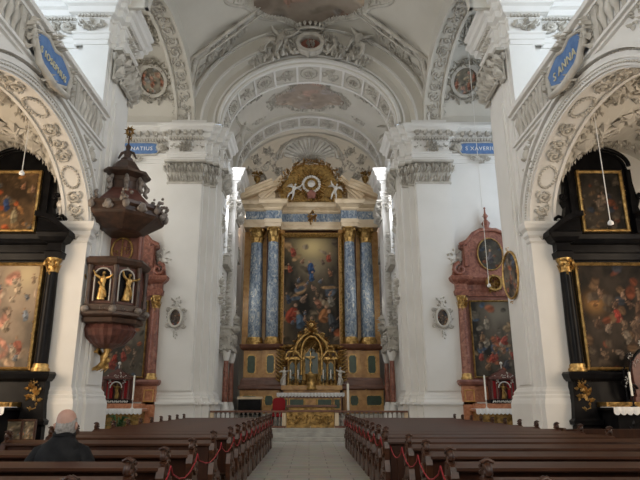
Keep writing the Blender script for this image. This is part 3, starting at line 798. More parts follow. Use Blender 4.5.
# ------------------------------------------------------------------ figures
def rot2(p, a): return (p[0]*math.cos(a)-p[1]*math.sin(a), p[0]*math.sin(a)+p[1]*math.cos(a))
FK = 1.25
def figurine(m, c, h, sg=1, lean=0., wings=False, robe=True, arms=((.5, .9), (.55, .3)), seat=False):
    """small carved figure: continuous lofted body with head, arms and legs"""
    prev = m.map; x0, y0, z0 = c
    def F(x, y, z):
        a, b = rot2((x, z), -lean*sg); X, Y, Z = (x0+sg*a*h, y0+y*h, z0+b*h)
        return prev(X, Z, -Y) if False else (X, Y, Z)
    m.map = F
    if robe and not seat:
        m.lathe([(.15, 0), (.16, .03), (.125, .2), (.115, .4), (.085, .55), (.115, .68), (.13, .76), (.09, .82), (.035, .85), (.035, .88)], 10, sy=.75)
        m.tube([(-.12, -.06, .62), (0, -.1, .5), (.14, -.05, .3), (.17, 0, .1)], [.04, .05, .05, .03], 5)
    else:
        m.lathe([(.03, .40), (.10, .43), (.105, .5), (.085, .58), (.12, .72), (.13, .78), (.08, .83), (.035, .85), (.035, .88)], 10, sy=.75)
        if seat:
            m.tube([(-.05, 0, .45), (-.12, -.22, .46), (-.13, -.24, .25), (-.14, -.22, .05), (-.16, -.3, .03)], [.07, .06, .045, .03, .025], 6)
            m.tube([(.05, 0, .45), (.2, -.15, .44), (.27, -.15, .24), (.25, -.1, .05), (.3, -.16, .02)], [.07, .06, .045, .03, .025], 6)
            m.tube([(.1, -.1, .52), (.25, -.16, .42), (.3, -.1, .2), (.2, -.02, .1)], [.05, .07, .06, .04], 6)
        else:
            m.tube([(-.05, 0, .44), (-.09, -.08, .25), (-.07, .02, .03), (-.08, -.06, 0)], [.07, .05, .03, .022], 6)
            m.tube([(.05, 0, .44), (.15, -.1, .28), (.2, .06, .12), (.22, .02, .08)], [.07, .05, .03, .022], 6)
    m.ell((0, -.01, .935), (.055, .062, .07), 8, 6); m.ell((0, -.075, .93), (.012, .015, .015), 5, 4)
    m.ell((0, .02, .955), (.062, .055, .058), 7, 5)
    for k, (ex, ez) in enumerate(arms):
        s = 1 if k else -1
        m.tube([(s*.11, 0, .77), (s*(.11+ex*.28), -.05, .77+(ez-.6)*.22), (s*(.11+ex*.42), -.1, .77+(ez-.6)*.5)], [.055, .045, .032], 6)
        m.ell((s*(.11+ex*.44), -.11, .77+(ez-.6)*.54), .034, 5, 4)
    if wings:
        for s in (-1, 1):
            for k in range(5):
                a = .5+.25*k; m.tube([(s*.05, .08, .72), (s*(.05+.2*math.cos(a*.7)), .12, .74+.14*math.sin(a)), (s*(.05+.42*math.cos(a*.9-.3)), .1, .7+.34*math.sin(a-.5))], [.03, .035, .01], 4)
    m.map = prev

def frame_rect(m, x0, x1, z0, z1, w, y0, y1, orn=0, seed=0):
    o = [(x0-w, z0-w), (x1+w, z0-w), (x1+w, z1+w), (x0-w, z1+w)]; i = [(x0, z0), (x1, z0), (x1, z1), (x0, z1)]
    mid = [(x0-w*.5, z0-w*.5), (x1+w*.5, z0-w*.5), (x1+w*.5, z1+w*.5), (x0-w*.5, z1+w*.5)]
    rings = []
    for q, y in ((o, y0), (o, y1), (mid, y1-w*.35), (i, y1+w*.2), (i, y0)): rings.append([(a, y, b) for a, b in q])
    m.loft(rings, False, False)
    if orn:
        n1 = int((x1-x0)/orn); n2 = int((z1-z0)/orn); q = random.Random(seed)
        pts = [(x0+(k+.5)*(x1-x0)/n1, z) for k in range(n1) for z in (z0-w/2, z1+w/2)]+[(x, z0+(k+.5)*(z1-z0)/n2) for k in range(n2) for x in (x0-w/2, x1+w/2)]
        pts += [(x, z) for x in (x0-w/2, x1+w/2) for z in (z0-w/2, z1+w/2)]*2
        pm = m.map; m.map = lambda a, b, d: (a, y1-d+.02, b)
        for (a, b) in pts: m.clump(a, b, orn*.9, orn*.9, 4, w*.5, q.randint(0, 9999))
        m.map = pm
def flatsheet(w, h, im, parent, x, y, z, label=None, mask=None):
    return canvas('painting', im, lambda u, v: (x+(u-.5)*w, y, z+(v-.5)*h), parent, M['canvas'], mask, label)
OV = lambda u, v: (u-.5)**2+(v-.5)**2 < .25
def cap_round(m, cx, cy, z0, z1, r):                # gilt capital
    m.lathe([(r, z0), (r*1.08, z0+.03), (r*1.0, z0+.06), (r*1.05, z1-.12), (r*1.3, z1-.08), (r*1.35, z1)], 12, (cx, cy, 0))
    H = z1-z0
    for row in range(2):
        for k in range(8):
            a = 2*PI*(k+.5*row)/8; ca, sa = math.cos(a), math.sin(a)
            zb = z0+.05+row*H*.38
            vs = []
            for (rr, zz, ww) in ((1.02, 0, .16), (1.15, H*.25, .2), (1.42, H*.42, .12), (1.5, H*.36, .03)):
                for s in (-1, 1): vs.append((cx+r*rr*ca-s*ww*r*1.6*sa, cy+r*rr*sa+s*ww*r*1.6*ca, zb+zz))
            m.add(vs, [(0,1,3,2),(2,3,5,4),(4,5,7,6)], False)
    for k in range(4):
        a = PI/4+k*PI/2; m.ell((cx+r*1.5*math.cos(a), cy+r*1.5*math.sin(a), z1-.16), (r*.28, r*.28, .1), 6, 5)
def entab(path, prof, parent, name, mat):
    m = MB(); m.sweep(path, prof); o = m.build(name, mat, parent); return o
def candle(loc, h=.5, label='', hold=.25, mat='gold', group=None, r=.02):
    t = thing('candlestick', label, 'candlestick', loc, 0, group)
    m = MB(); m.lathe([(.085, 0), (.085, .015), (.03, .04), (.02, hold*.35), (.035, hold*.45), (.018, hold*.55), (.016, hold*.9), (.05, hold*.97), (.05, hold)], 10)
    m.build('holder', M[mat], t)
    m = MB(); m.lathe([(r, hold), (r, hold+h), (.004, hold+h+.01), (.003, hold+h+.04)], 8); m.build('candle', M['wax'], t)
    return t
def lace_cloth(x0, x1, y0, y1, z, drop, name_label, loc, step=.16, group=None):
    m = MB(); m.box(x0, x1, y0, y1, z, z+.012)
    n = int((x1-x0)/step); k = n*6; vs = []; fs = []
    for i in range(k+1):
        x = x0+(x1-x0)*i/k; d = drop+.05*abs(math.sin(PI*i/6)); yy = y0-.006+.012*math.sin(i*1.1)
        vs += [(x, yy, z+.012), (x, yy-.01, z-d*.5), (x, yy, z-d), (x, yy+.006, z-d), (x, yy+.006, z+.0)]
    for i in range(k):
        for j in range(5): fs.append((5*i+j, 5*i+(j+1) % 5, 5*i+5+(j+1) % 5, 5*i+5+j))
    m.add(vs, fs, False)
    o = m.build('altar_cloth', M['cloth']); o.location = loc
    return tag(o, name_label, 'altar cloth', group)

# ------------------------------------------------------------------ pews
def pew(x0, x1, label, group, panel=False):
    t = thing('church_pew', label, 'pew', (0, 0, 0), 0, group)
    def FB(m, *a):
        m.v = [(x, -y, z) for x, y, z in m.v]; return m.build(*a)
    m = MB(); m.bev(x0+.05, x1-.05, -.52, -.06, .42, .455, .01); FB(m, 'seat', M['wood'], t)
    m = MB(); m.prism([(-.06, .40), (-.02, .40), (.05, .93), (.01, .93)], x0+.05, x1-.05, 'x')
    for k in range(int((x1-x0)/.9)):
        a = x0+.2+k*.9; m.prism([(-.035, .50), (-.005, .50), (.028, .84), (-.002, .84)], a, min(a+.7, x1-.2), 'x') if False else m.box(a, min(a+.7, x1-.2), -.07, -.05, .55, .8) if False else None
    FB(m, 'backrest', M['wood2'], t)
    m = MB(); m.prism([(-.04, .93), (.10, .905), (.12, .92), (.12, .945), (-.02, .985), (-.05, .965)][::-1], x0+.02, x1-.02, 'x'); FB(m, 'top_rail', M['wood'], t)
    if panel:
        m = MB(); m.box(x0+.05, x1-.05, .03, .075, .04, .93)
        n = 5
        for k in range(n):
            a = x0+.15+(x1-x0-.3)*k/n; b = x0+.15+(x1-x0-.3)*(k+1)/n-.1; frame_rect(m, a+.08, b-.08, .2, .75, .05, -.02, -.055) if False else m.bev(a, b, .07, .10, .15, .8, .01)
        FB(m, 'rear_panel', M['wood2'], t)
    m = MB(); m.bev(x0+.05, x1-.05, .22, .40, .16, .20, .008); m.box(x0+.3, x0+.36, .2, .4, .0, .165); m.box(x1-.36, x1-.3, .2, .4, 0, .165); FB(m, 'kneeler', M['wood'], t)
    for k, x in enumerate((x0, x1)):
        m = MB()
        pf = [(-.54, 0), (-.56, .08), (-.50, .14), (-.52, .3), (-.56, .42), (-.50, .52), (-.36, .55), (-.24, .62), (-.16, .74), (-.13, .86), (-.10, .95), (.0, .98), (.10, .95), (.13, .86), (.09, .7), (.14, .55), (.10, .3), (.15, .14), (.18, .08), (.17, 0)]
        m.prism(pf, x-.035, x+.035, 'x')
        m.map = lambda a, b, d, x=x, k=k: ((x-.035-d) if k == 0 else (x+.035+d), a, b)
        m.spiral(-.02, .78, .10, 0, 1, .022, 1.3, 9); m.spiral(-.30, .40, .10, 0, -1, .022, 1.3, 9); m.clump(-.05, .5, .2, .2, 6, .03, 3)
        m.map = None
        e = FB(m, 'bench_end', M['wood'], t)
        m = MB()
        pts = []
        for i in range(15):
            f = i/14; a = -1.2+f*4.6; r = .075*(1-.6*f); pts.append((x, .01-r*math.cos(a), 1.015+r*math.sin(a)))
        m.tube(pts, [.036-.012*i/14 for i in range(15)], 7)
        for i in range(5):
            a = -.6+i*.55; m.tube([(x-.04, .01-.075*math.cos(a), 1.015+.075*math.sin(a)), (x, .01-.095*math.cos(a+.15), 1.015+.095*math.sin(a+.15)), (x+.04, .01-.075*math.cos(a+.3), 1.015+.075*math.sin(a+.3))], .014, 5)
        m.ell((x, .01, 1.015), (.04, .03, .03), 7, 5)
        m.tube([(x, .0, .93), (x, .02, .99)], [.045, .035], 6)
        FB(m, 'carved_finial', M['wood'], e)
    return t
FAR = [9.9+1.035*i for i in range(11)]
ROWS = {-1: [3.35, 4.4, 5.45, 6.72, 8.5]+FAR, 1: [3.3, 4.35, 5.45, 6.55, 7.65, 8.8]+FAR}
rows = ROWS[-1]
ords = ['front-most', 'second', 'third', 'fourth', 'fifth', 'sixth', 'seventh', 'eighth', 'ninth', 'tenth', 'eleventh', 'twelfth', 'thirteenth', 'fourteenth', 'fifteenth', 'sixteenth', 'seventeenth']
for side in (-1, 1):
    XA, XB = (-4.25, -1.30) if side < 0 else (1.27, 4.95)
    nm = 'left' if side < 0 else 'right'
    A = B = None; rows = ROWS[side]; pan = rows[-12]
    for i, y in enumerate(rows):
        k = len(rows)-1-i
        lab = f'dark wooden pew in the {nm} block, {ords[k]} row from the altar rail'
        if k == 0: lab = f'dark carved wooden pew of the {nm} block nearest the altar rail'
        if y == pan: lab = f'dark wooden pew with panelled back in the {nm} block, behind the long front group'
        if side < 0 and i == 2: lab = 'dark carved wooden pew the man in the black jacket sits in'
        if side < 0 and i == 1: lab = 'dark carved wooden pew directly behind the seated man'
        if i == 0: lab = f'dark carved wooden pew nearest the camera on the {nm} of the aisle'
        if y == pan: t = pew(XA, XB+(0 if side > 0 else -.05), lab, f'pews of the {nm} block', True) if side < 0 else pew(1.12, XB, lab, f'pews of the {nm} block', True)
        elif A is None: t = A = pew(XA, XB, lab, f'pews of the {nm} block')
        else: t = copy_tree(A); t['label'] = lab
        t.location = (0, y, 0)
# red cords hung from pew end to pew end beside the aisle
cordA = None
for side in (-1, 1):
    x = -1.235 if side < 0 else 1.175; rows = ROWS[side]
    for i in range(0, len(rows)-1):
        d = rows[i+1]-rows[i]
        m = MB(); m.tube([(0, 0, .95), (0, .1, .87), (0, d*.3, .80), (0, d*.5, .775), (0, d*.7, .80), (0, d-.1, .87), (0, d, .95)], .0075, 5)
        o = m.build('cord', M['redcord']); o.location = (x, rows[i], 0)
        k = len(rows)-1-i
        tag(o, f'red cord between pew ends {"left" if side < 0 else "right"} of the aisle, {"span nearest the camera" if i == 0 else ords[k-1]+" span from the rail" if k > 1 else "span closest to the rail"}', 'cord', 'red cords along the aisle')

# ------------------------------------------------------------------ seated man
def man():
    X, Y = -2.37, 5.45+.34
    t = thing('person', 'bald man with grey fringe in black jacket sitting in a left pew, seen from behind', 'person', (X, Y, 0))
    def skin(name, V, E, R, root, mat, lv=2):
        me = bpy.data.meshes.new(name); me.from_pydata(V, E, []); me.materials.append(mat)
        o = bpy.data.objects.new(name, me); COL.objects.link(o); o.parent = t
        sk = o.modifiers.new('skin', 'SKIN'); sk.use_smooth_shade = True
        ss = o.modifiers.new('sub', 'SUBSURF'); ss.levels = lv; ss.render_levels = lv
        if not me.skin_vertices: me.skin_vertices.new() if hasattr(me.skin_vertices, 'new') else None
        for i, r in enumerate(R):
            me.skin_vertices[0].data[i].radius = r if isinstance(r, tuple) else (r, r); me.skin_vertices[0].data[i].use_root = (i == root)
        return o
    me = None
    # lofted continuous body: torso + neck + head in one mesh, ellipse rings
    def loftbody(m, rings, n=20):
        R = []
        for (cx, cy, cz, rx, ry, tilt) in rings:
            R.append([(cx+rx*math.cos(2*PI*j/n), cy+ry*math.sin(2*PI*j/n), cz+tilt*math.sin(2*PI*j/n)*ry) for j in range(n)])
        m.loft(R, True, True)
    m = MB()
    H = 1.165
    loftbody(m, [(0, 0, .48, .16, .12, 0), (0, 0, .6, .155, .11, 0), (0, .0, .8, .165, .115, 0), (0, .02, .95, .175, .11, 0), (0, .03, 1.07, .15, .085, 0), (0, .035, 1.10, .085, .07, 0), (0, .04, 1.12, .070, .072, 0), (0, .05, H, .068, .078, 0),
                 (0, .06, H+.035, .078, .098, 0), (0, .062, H+.08, .088, .110, 0), (0, .06, H+.135, .092, .115, 0), (0, .055, H+.185, .089, .113, 0), (0, .05, H+.225, .075, .096, 0), (0, .047, H+.253, .05, .066, 0), (0, .045, H+.266, .017, .022, 0)])
    # face: nose, brow, chin, eyes, mouth and ears
    m.tube([(0, .172, H+.145), (0, .192, H+.11), (0, .20, H+.095), (0, .176, H+.082)], [.011, .015, .02, .011], 6)
    m.ell((0, .145, H+.018), (.038, .03, .024), 8, 6); m.ell((0, .163, H+.055), (.03, .012, .009), 7, 5)
    for s in (-1, 1):
        m.ell((s*.033, .165, H+.132), (.014, .011, .009), 6, 5); m.ell((s*.036, .165, H+.153), (.024, .013, .008), 6, 5)
        m.tube([(s*.086, .062, H+.08), (s*.102, .050, H+.09), (s*.108, .040, H+.125), (s*.098, .056, H+.138), (s*.086, .066, H+.12)], [.010, .013, .014, .012, .007], 6)
    # hands resting on the thighs, five fingers each
    for s in (-1, 1):
        m.tube([(s*.225, .27, .65), (s*.20, .36, .63), (s*.165, .42, .625)], [.034, .028, .036], 8, flat=.75)
        for k in range(4):
            dx = (k-1.5)*.019; L = (.062, .075, .070, .055)[k]
            m.tube([(s*.165+dx, .425, .63), (s*.160+dx, .425+L*.6, .632), (s*.157+dx, .425+L, .612)], [.010, .009, .007], 6)
        m.tube([(s*.14, .40, .63), (s*.115, .425, .635), (s*.108, .452, .625)], [.012, .010, .008], 6)
    body = m.build('body', M['skin'], t)
    m = MB()
    # fringe of hair round the back and sides, leaving the crown bald
    n = 26; rings = []
    for (dz, k) in ((-.03, .96), (.0, 1.01), (.04, 1.02), (.09, 1.025), (.125, 1.02), (.150, .985)):
        rr = []
        for j in range(n+1):
            a = PI-.35+(PI+.7)*j/n
            rx, ry = (.070, .082) if dz < 0 else ((.079, .098) if dz < .03 else (.091, .114))
            rr.append((rx*k*math.cos(a), .06+ry*k*math.sin(a), H+.035+dz-(0 if dz < .1 else .035*max(0, -math.sin(a)))))
        rings.append(rr)
    m.loft(rings, False, True, False); m.build('hair', M['hair'], t)
    # jacket
    m = MB()
    n = 28; R = []
    for (cz, rx, ry, cy, q) in ((.50, .22, .165, 0, 0), (.56, .23, .175, 0, 0), (.68, .22, .165, 0, .004), (.80, .225, .16, 0, .006), (.90, .24, .155, .005, .005), (1.0, .25, .145, .01, .003), (1.055, .23, .13, .018, 0), (1.10, .19, .115, .025, 0), (1.14, .135, .102, .03, 0), (1.17, .105, .098, .035, 0), (1.20, .098, .096, .042, 0), (1.215, .092, .092, .045, 0), (1.16, .078, .078, .045, 0)):
        rr = []
        for j in range(n):
            a = 2*PI*j/n; w = 1+q*2*math.sin(5*a+cz*30)
            ca, sa = math.cos(a), math.sin(a); p = .88
            rr.append((rx*w*math.copysign(abs(ca)**p, ca), cy+ry*w*math.copysign(abs(sa)**p, sa), cz+.008*math.sin(3*a+cz*9)))
        R.append(rr)
    m.loft(R, True, True)
    for s in (-1, 1):
        m.tube([(s*.14, .02, 1.06), (s*.20, .01, 1.03), (s*.25, 0, .95), (s*.275, -.01, .84), (s*.285, .0, .73), (s*.28, .06, .67), (s*.26, .18, .655), (s*.235, .28, .65)], [.070, .080, .082, .078, .072, .066, .058, .046], 14)
    m.tube([(.098*math.cos(2*PI*i/20), .042+.096*math.sin(2*PI*i/20), 1.20+.012*math.sin(2*PI*i/20)) for i in range(21)], .014, 6)
    m.build('jacket', M['jacket'], t)
    m = MB()
    for s in (-1, 1):
        m.tube([(s*.08, -.06, .55), (s*.10, .1, .56), (s*.13, .35, .545), (s*.14, .44, .53), (s*.145, .48, .42), (s*.145, .47, .25), (s*.145, .46, .10)], [.105, .10, .085, .078, .068, .06, .052], 12)
    m.loft([[(.17*math.cos(2*PI*j/16), .14*math.sin(2*PI*j/16), z) for j in range(16)] for z in (.46, .52, .6)], True, True)
    m.build('trousers', M['trouser'], t)
    for s in (-1, 1):
        m = MB(); m.loft([[(s*.145+w*math.cos(2*PI*j/12), y+.0, z+h*math.sin(2*PI*j/12)) for j in range(12)] for (y, z, w, h) in ((.39, .06, .04, .05), (.46, .065, .05, .062), (.55, .05, .052, .045), (.64, .035, .045, .03), (.68, .03, .02, .015))], True, True)
        m.build('shoe', M['black'], t)
man()

# ------------------------------------------------------------------ high altar
def high_altar():
    t = thing('high_altar', 'tall high altar of blue and ochre marble with large dark painting in the chancel', 'altar', (0.14, 32.5, .9))
    zf = -.9     # local z = world z - .9
    Z = lambda z: z-.9
    # stepped pedestals each side
    for s in (-1, 1):
        def P(x0, x1, y0, y1, z0, z1, c=.02): return (min(s*x0, s*x1), max(s*x0, s*x1), y0, y1, Z(z0), Z(z1), c)
        m = MB(); m.bev(*P(1.72, 3.95, -.1, 2, .9, 2.2)); m.bev(*P(1.80, 3.0, -.35, 2, .9, 2.18)); m.build('pedestal_base', M['ochre'], t)
        m = MB()
        def pl(o, z): return [(min(s*x, s*x), y) for x, y in ((1.72-o, 1.9), (1.72-o, -.35-o), (2.85+o, -.35-o), (2.85+o, -.1-o), (3.9+o, -.1-o), (3.9+o, 1.9))]
        rings = [[(a, b, Z(z)) for a, b in pl(o, z)] for z, o in ((2.12, .04), (2.2, .16), (2.32, .16), (2.42, .06), (2.65, .03), (2.8, -.06))]
        m.loft(rings, True, False); m.build('pedestal_moulding', M['brownm'], t)
        m = MB(); rings = [[(a, b, Z(z)) for a, b in pl(o, z)] for z, o in ((2.75, -.10), (4.28, -.10))]; m.loft(rings, True, False); m.build('pedestal', M['ochre'], t)
        m = MB(); rings = [[(a, b, Z(z)) for a, b in pl(o, z)] for z, o in ((4.28, -.04), (4.34, .04), (4.42, .10), (4.58, .14), (4.62, .1))]; m.loft(rings, True, False); m.build('pedestal_cornice', M['brownm'], t)
        for (x, y, w, h, z) in ((2.28, -.27, .40, .95, 3.52), (3.36, -.02, .42, .95, 3.52), (2.32, -.37, .42, .5, 1.58), (3.42, -.12, .82, .5, 1.58)):
            m = MB(); c = .12
            pts = [(-w/2, -h/2+c), (-w/2+c*.6, -h/2), (w/2-c*.6, -h/2), (w/2, -h/2+c), (w/2, h/2-c), (w/2-c*.6, h/2), (-w/2+c*.6, h/2), (-w/2, h/2-c)]
            m.prism([(s*x+a, Z(z)+b) for a, b in pts], y-.03, y+.05, 'y'); q = m.build('inlay', M['green'], t)
            m = MB(); m.ringplate([(s*x+a*1.22, Z(z)+b*1.12) for a, b in pts], [(s*x+a, Z(z)+b) for a, b in pts], y-.035, y+.03, 'y'); m.build('inlay_border', M['gold'], q)
        for (x, y, r) in ((2.25, .1, .34), (3.25, .35, .40)):
            m = MB(); m.lathe([(r*1.25, Z(4.62)), (r*1.25, Z(4.72)), (r*1.3, Z(4.80)), (r*1.1, Z(4.88)), (r*1.18, Z(4.97)), (r, Z(5.04))], 20, (s*x, y, 0)); m.build('column_base', M['gold'], t)
            m = MB(); m.lathe([(r, Z(5.04)), (r, Z(7.2)), (r*.86, Z(10.62))], 24, (s*x, y, 0)); m.build('column', M['bluem'], t)
            m = MB(); cap_round(m, s*x, y, Z(10.6), Z(11.5), r*.88); m.build('column_capital', M['gold'], t)
        # pilasters behind
        m = MB(); m.box(min(s*1.62, s*1.95), max(s*1.62, s*1.95), .45, 2, Z(4.6), Z(11.5)); m.box(min(s*2.7, s*2.95), max(s*2.7, s*2.95), .75, 2, Z(4.6), Z(11.5)); m.box(min(s*3.6, s*4.05), max(s*3.6, s*4.05), .9, 2, Z(4.6), Z(11.5)); m.build('rear_pilaster', M['ochre'], t)
    m = MB(); m.box(-3.9, 3.9, 1.0, 2.2, Z(.9), Z(12.9)); m.build('backing_wall', M['brownm'], t)
    # entablature with breaks
    path = [(-4.0, 1.9), (-4.0, -.12), (-2.75, -.12), (-2.75, -.32), (-1.8, -.32), (-1.8, .35), (1.8, .35), (1.8, -.32), (2.75, -.32), (2.75, -.12), (4.0, -.12), (4.0, 1.9)]
    inner = [(a*.985, b+.04) for a, b in path]
    m = MB(); m.sweep(path, [(-.3, Z(11.5)), (0, Z(11.5)), (.02, Z(11.72)), (.05, Z(11.72)), (.05, Z(11.95)), (-.05, Z(12.0)), (-.3, Z(12.0))]); m.build('architrave', M['cream'], t)
    m = MB(); m.prism(inner, Z(11.9), Z(12.55), 'z'); m.build('frieze', M['bluem'], t)
    m = MB(); m.sweep(path, [(-.3, Z(12.5)), (-.02, Z(12.5)), (.06, Z(12.58)), (.06, Z(12.68)), (.2, Z(12.78)), (.34, Z(12.84)), (.36, Z(13.0)), (.42, Z(13.08)), (0, Z(13.14)), (-.3, Z(13.14))]); m.prism(inner, Z(13.0), Z(13.12), 'z'); m.build('cornice', M['cream'], t)
    # painting and frame
    figs = [(.48, .70, .12, (.05, .10, .22), 0.1), (.50, .62, .09, (.06, .12, .24), -.2), (.18, .86, .10, (.42, .10, .06), .3), (.80, .80, .09, (.38, .09, .05), -.3), (.84, .66, .07, (.35, .16, .08), .5), (.12, .70, .08, (.40, .11, .06), .2),
            (.70, .76, .06, (.2, .14, .1), .4), (.34, .77, .06, (.35, .2, .12), -.5), (.15, .28, .12, (.45, .09, .05), -.4), (.30, .22, .10, (.12, .18, .25), .2), (.70, .27, .11, (.42, .18, .07), -.3), (.86, .22, .12, (.10, .11, .12), .3),
            (.50, .18, .09, (.16, .13, .08), 0), (.62, .38, .07, (.34, .16, .1), .6), (.36, .42, .06, (.30, .2, .14), -.6), (.84, .40, .08, (.28, .25, .2), .2), (.1, .42, .07, (.1, .12, .16), .3), (.55, .52, .05, (.36, .22, .15), .9), (.4, .55, .05, (.36, .22, .15), -.9)]
    figs = [(a, b, c*(1.75 if b < .45 else 1.25), tuple(.75*k for k in d), e) for a, b, c, d, e in figs]
    im = paint(80, 180, 3, (.018, .016, .013), (.15, .115, .075), figs+figset(16, 5, [(.3, .18, .12), (.12, .13, .15), (.2, .13, .08)], .08, .6, .04, .07), [(.5, .9, .28, (.52, .40, .19)), (.5, .72, .16, (.26, .22, .14))])
    flatsheet(3.4, 6.5, im, t, 0, .62, Z(7.85))
    m = MB(); frame_rect(m, -1.66, 1.66, Z(4.65), Z(11.05), .25, .7, .36, .2, 5); m.build('picture_frame', M['gold'], t)
    m = MB(); m.map = lambda a, b, d: (a, .0-d, b); m.clump(0, Z(12.15), .55, .95, 30, .25, 3); m.map = None
    figurine(m, (0, .0, Z(11.85)), .55, 1); m.build('gilded_keystone', M['gold'], t)
    # broken pediment
    for s in (-1, 1):
        m = MB()
        for (a0, b0, a1, b1, y0, y1) in ((4.3, 13.1, 2.2, 14.0, -.45, .9), (2.9, 13.15, 1.55, 14.45, -.05, 1.2)):
            L = Vector((a1-a0, b1-b0)); nrm = Vector((-L.y, L.x)).normalized()*(1 if L.x < 0 else 1); 
            if nrm.y < 0: nrm = -nrm
            for (o0, o1, ex) in ((0, .14, 0), (.14, .34, .1), (.34, .46, .2)):
                q = [(s*(a0+nrm.x*o0), Z(b0+nrm.y*o0)), (s*(a1+nrm.x*o0), Z(b1+nrm.y*o0)), (s*(a1+nrm.x*o1), Z(b1+nrm.y*o1)), (s*(a0+nrm.x*o1), Z(b0+nrm.y*o1))]
                m.prism(q, y0-ex, y1, 'y')
            m.prism([(s*a0, Z(b0)), (s*a1, Z(b0)), (s*a1, Z(b1))], y0+.5, y1, 'y')
        m.build('pediment', M['cream'], t)
        # urns
        m = MB(); m.lathe([(.16, 0), (.16, .1), (.06, .16), (.2, .4), (.22, .55), (.1, .66), (.14, .72), (.03, .95)], 14, (s*3.35, .5, Z(14.35))); 
        m.map = lambda a, b, d, s=s: (a, .3-d, b); m.clump(s*3.35, Z(15.0), .7, .6, 14, .2, 12); m.map = None
        m.build('urn', M['oldgold'], t)
    # glory above: lobed panel with rays, cloud and angels
    m = MB(); out = []
    for i in range(41):
        a = PI*i/40; r = 1+.05*math.cos(6*a); out.append((1.78*r*math.cos(a), Z(13.6)+1.98*r*math.sin(a)))
    out = [(1.85, Z(13.1))]+out+[(-1.85, Z(13.1))]
    m.prism(out, -.15, .9, 'y'); m.build('glory_panel', M['oldgold'], t)
    m = MB()
    for i in range(46):
        f = i/45; a = PI*f; m.map = lambda a_, b_, d: (a_, -.1-d, b_); r = 1.06
        m.clump(1.78*r*math.cos(a), Z(13.6)+1.98*r*math.sin(a), .42, .42, 6, .2, i)
    m.map = lambda a_, b_, d: (a_, -.15-d, b_)
    for k in range(28):
        a = 2*PI*k/28; L = 1.15 if k % 2 else .9
        m.leaf((.5*math.cos(a), Z(14.2)+.5*math.sin(a), .05), (L*math.cos(a), Z(14.2)+L*math.sin(a), .06), .05, .12)
    for k in range(20):
        m.clump(rnd.uniform(-1.5, 1.5), Z(rnd.uniform(13.2, 14.0)), .5, .4, 6, .2, 100+k)
    m.build('gilded_rays', M['gold'], t)
    m = MB(); m.map = lambda a_, b_, d: (a_, -.2-d, b_)
    for k in range(22): a = 2*PI*k/22; m.ell((.5*math.cos(a), Z(14.2)+.5*math.sin(a), .0), (.1, .1, .08), 6, 5)
    for k in range(3): m.ell((0, Z(14.2), .05), (.24-.06*k, .24-.06*k, .05+.05*k), 10, 6)
    m.map = None; m.build('cloud_ring', M['silver'], t)
    for s in (-1, 1):
        m = MB(); figurine(m, (s*1.25, -.38, Z(13.15)), 1.05, s, .3, True, False, ((.6, 1.05), (.5, .5))); m.build('angel_figure', M['silver'], t)
    m = MB(); m.map = lambda a_, b_, d: (a_, -.3-d, b_); m.clump(0, Z(13.4), .6, .6, 16, .2, 9); m.prism([(-.2, Z(13.2)), (.2, Z(13.2)), (.24, Z(13.55)), (0, Z(13.75)), (-.24, Z(13.55))], .12, .2, 'z'); m.map = None
    m.build('shield', M['redpl'], t)
    # gilded tabernacle shrine
    y = -1.1
    m = MB(); m.bev(-1.5, 1.5, y-.1, y+.8, Z(.9), Z(2.2), .02); m.bev(-1.62, 1.62, y-.2, y+.8, Z(2.1), Z(2.35), .03); m.build('shrine_base', M['ochre'], t)
    m = MB()
    for x in (-1.25, -.85, -.45, .45, .85, 1.25):
        m.lathe([(.09, 0), (.09, .1), (.055, .16), (.055, 1.15), (.1, 1.25), (.1, 1.32)], 10, (x, y+.1, Z(2.4)))
        m.lathe([(.14, 0), (.14, .3), (.1, .34)], 8, (x, y+.1, Z(2.1)))
    m.bev(-1.4, -.4, y, y+.5, Z(3.7), Z(3.85), .02); m.bev(.4, 1.4, y, y+.5, Z(3.7), Z(3.85), .02)
    m.lathe([(.32, 0), (.36, .1), (.3, .2), (.3, .7), (.36, .78), (.34, .85)], 16, (0, y, Z(2.1)))
    pts = [(.55*math.cos(PI*i/20), y, Z(4.0)+.95*math.sin(PI*i/20)) for i in range(21)]
    m.tube([(.55, y, Z(2.9))]+pts+[(-.55, y, Z(2.9))], .085, 7)
    m.map = lambda a_, b_, d: (a_, y+.05-d, b_)
    for i in range(17):
        a = PI*i/16; m.clump(.62*math.cos(a), Z(4.0)+1.02*math.sin(a), .34, .34, 6, .18, 50+i); m.clump(.28*math.cos(a), Z(4.25)+.5*math.sin(a), .3, .3, 5, .14, 80+i)
    for s in (-1, 1):
        m.spiral(s*.95, Z(4.2), .26, 0, s, .07); m.clump(s*1.1, Z(4.05), .6, .5, 12, .16, 31); m.clump(s*1.3, Z(4.35), .35, .5, 8, .16, 33)
        for k in range(10):
            z = Z(2.5)+k*.2; m.leaf((s*1.35, z, 0), (s*(1.75+.08*math.sin(k)), z+.12, .05), .07, .1)
    for k in range(18):
        a = 2*PI*k/18; L = .42 if k % 2 else .32; m.leaf((.1*math.cos(a), Z(5.55)+.1*math.sin(a), .05), (L*math.cos(a), Z(5.55)+L*math.sin(a), .05), .04, .08)
    m.ell((0, Z(5.55), .05), (.16, .16, .08), 8, 6); m.clump(0, Z(5.15), .5, .5, 16, .15, 77)
    for k in range(60):
        a = rnd.uniform(0, 2*PI); r = rnd.random()**.5; x = .85*r*math.cos(a); z = 4.75+.62*r*math.sin(a)
        m.clump(x, Z(z), .3, .3, 6, .16, 1200+k)
    for k in range(6):
        a = PI*k/5; m.spiral(.72*math.cos(a), Z(4.55)+.7*math.sin(a), .17, a, 1, .06)
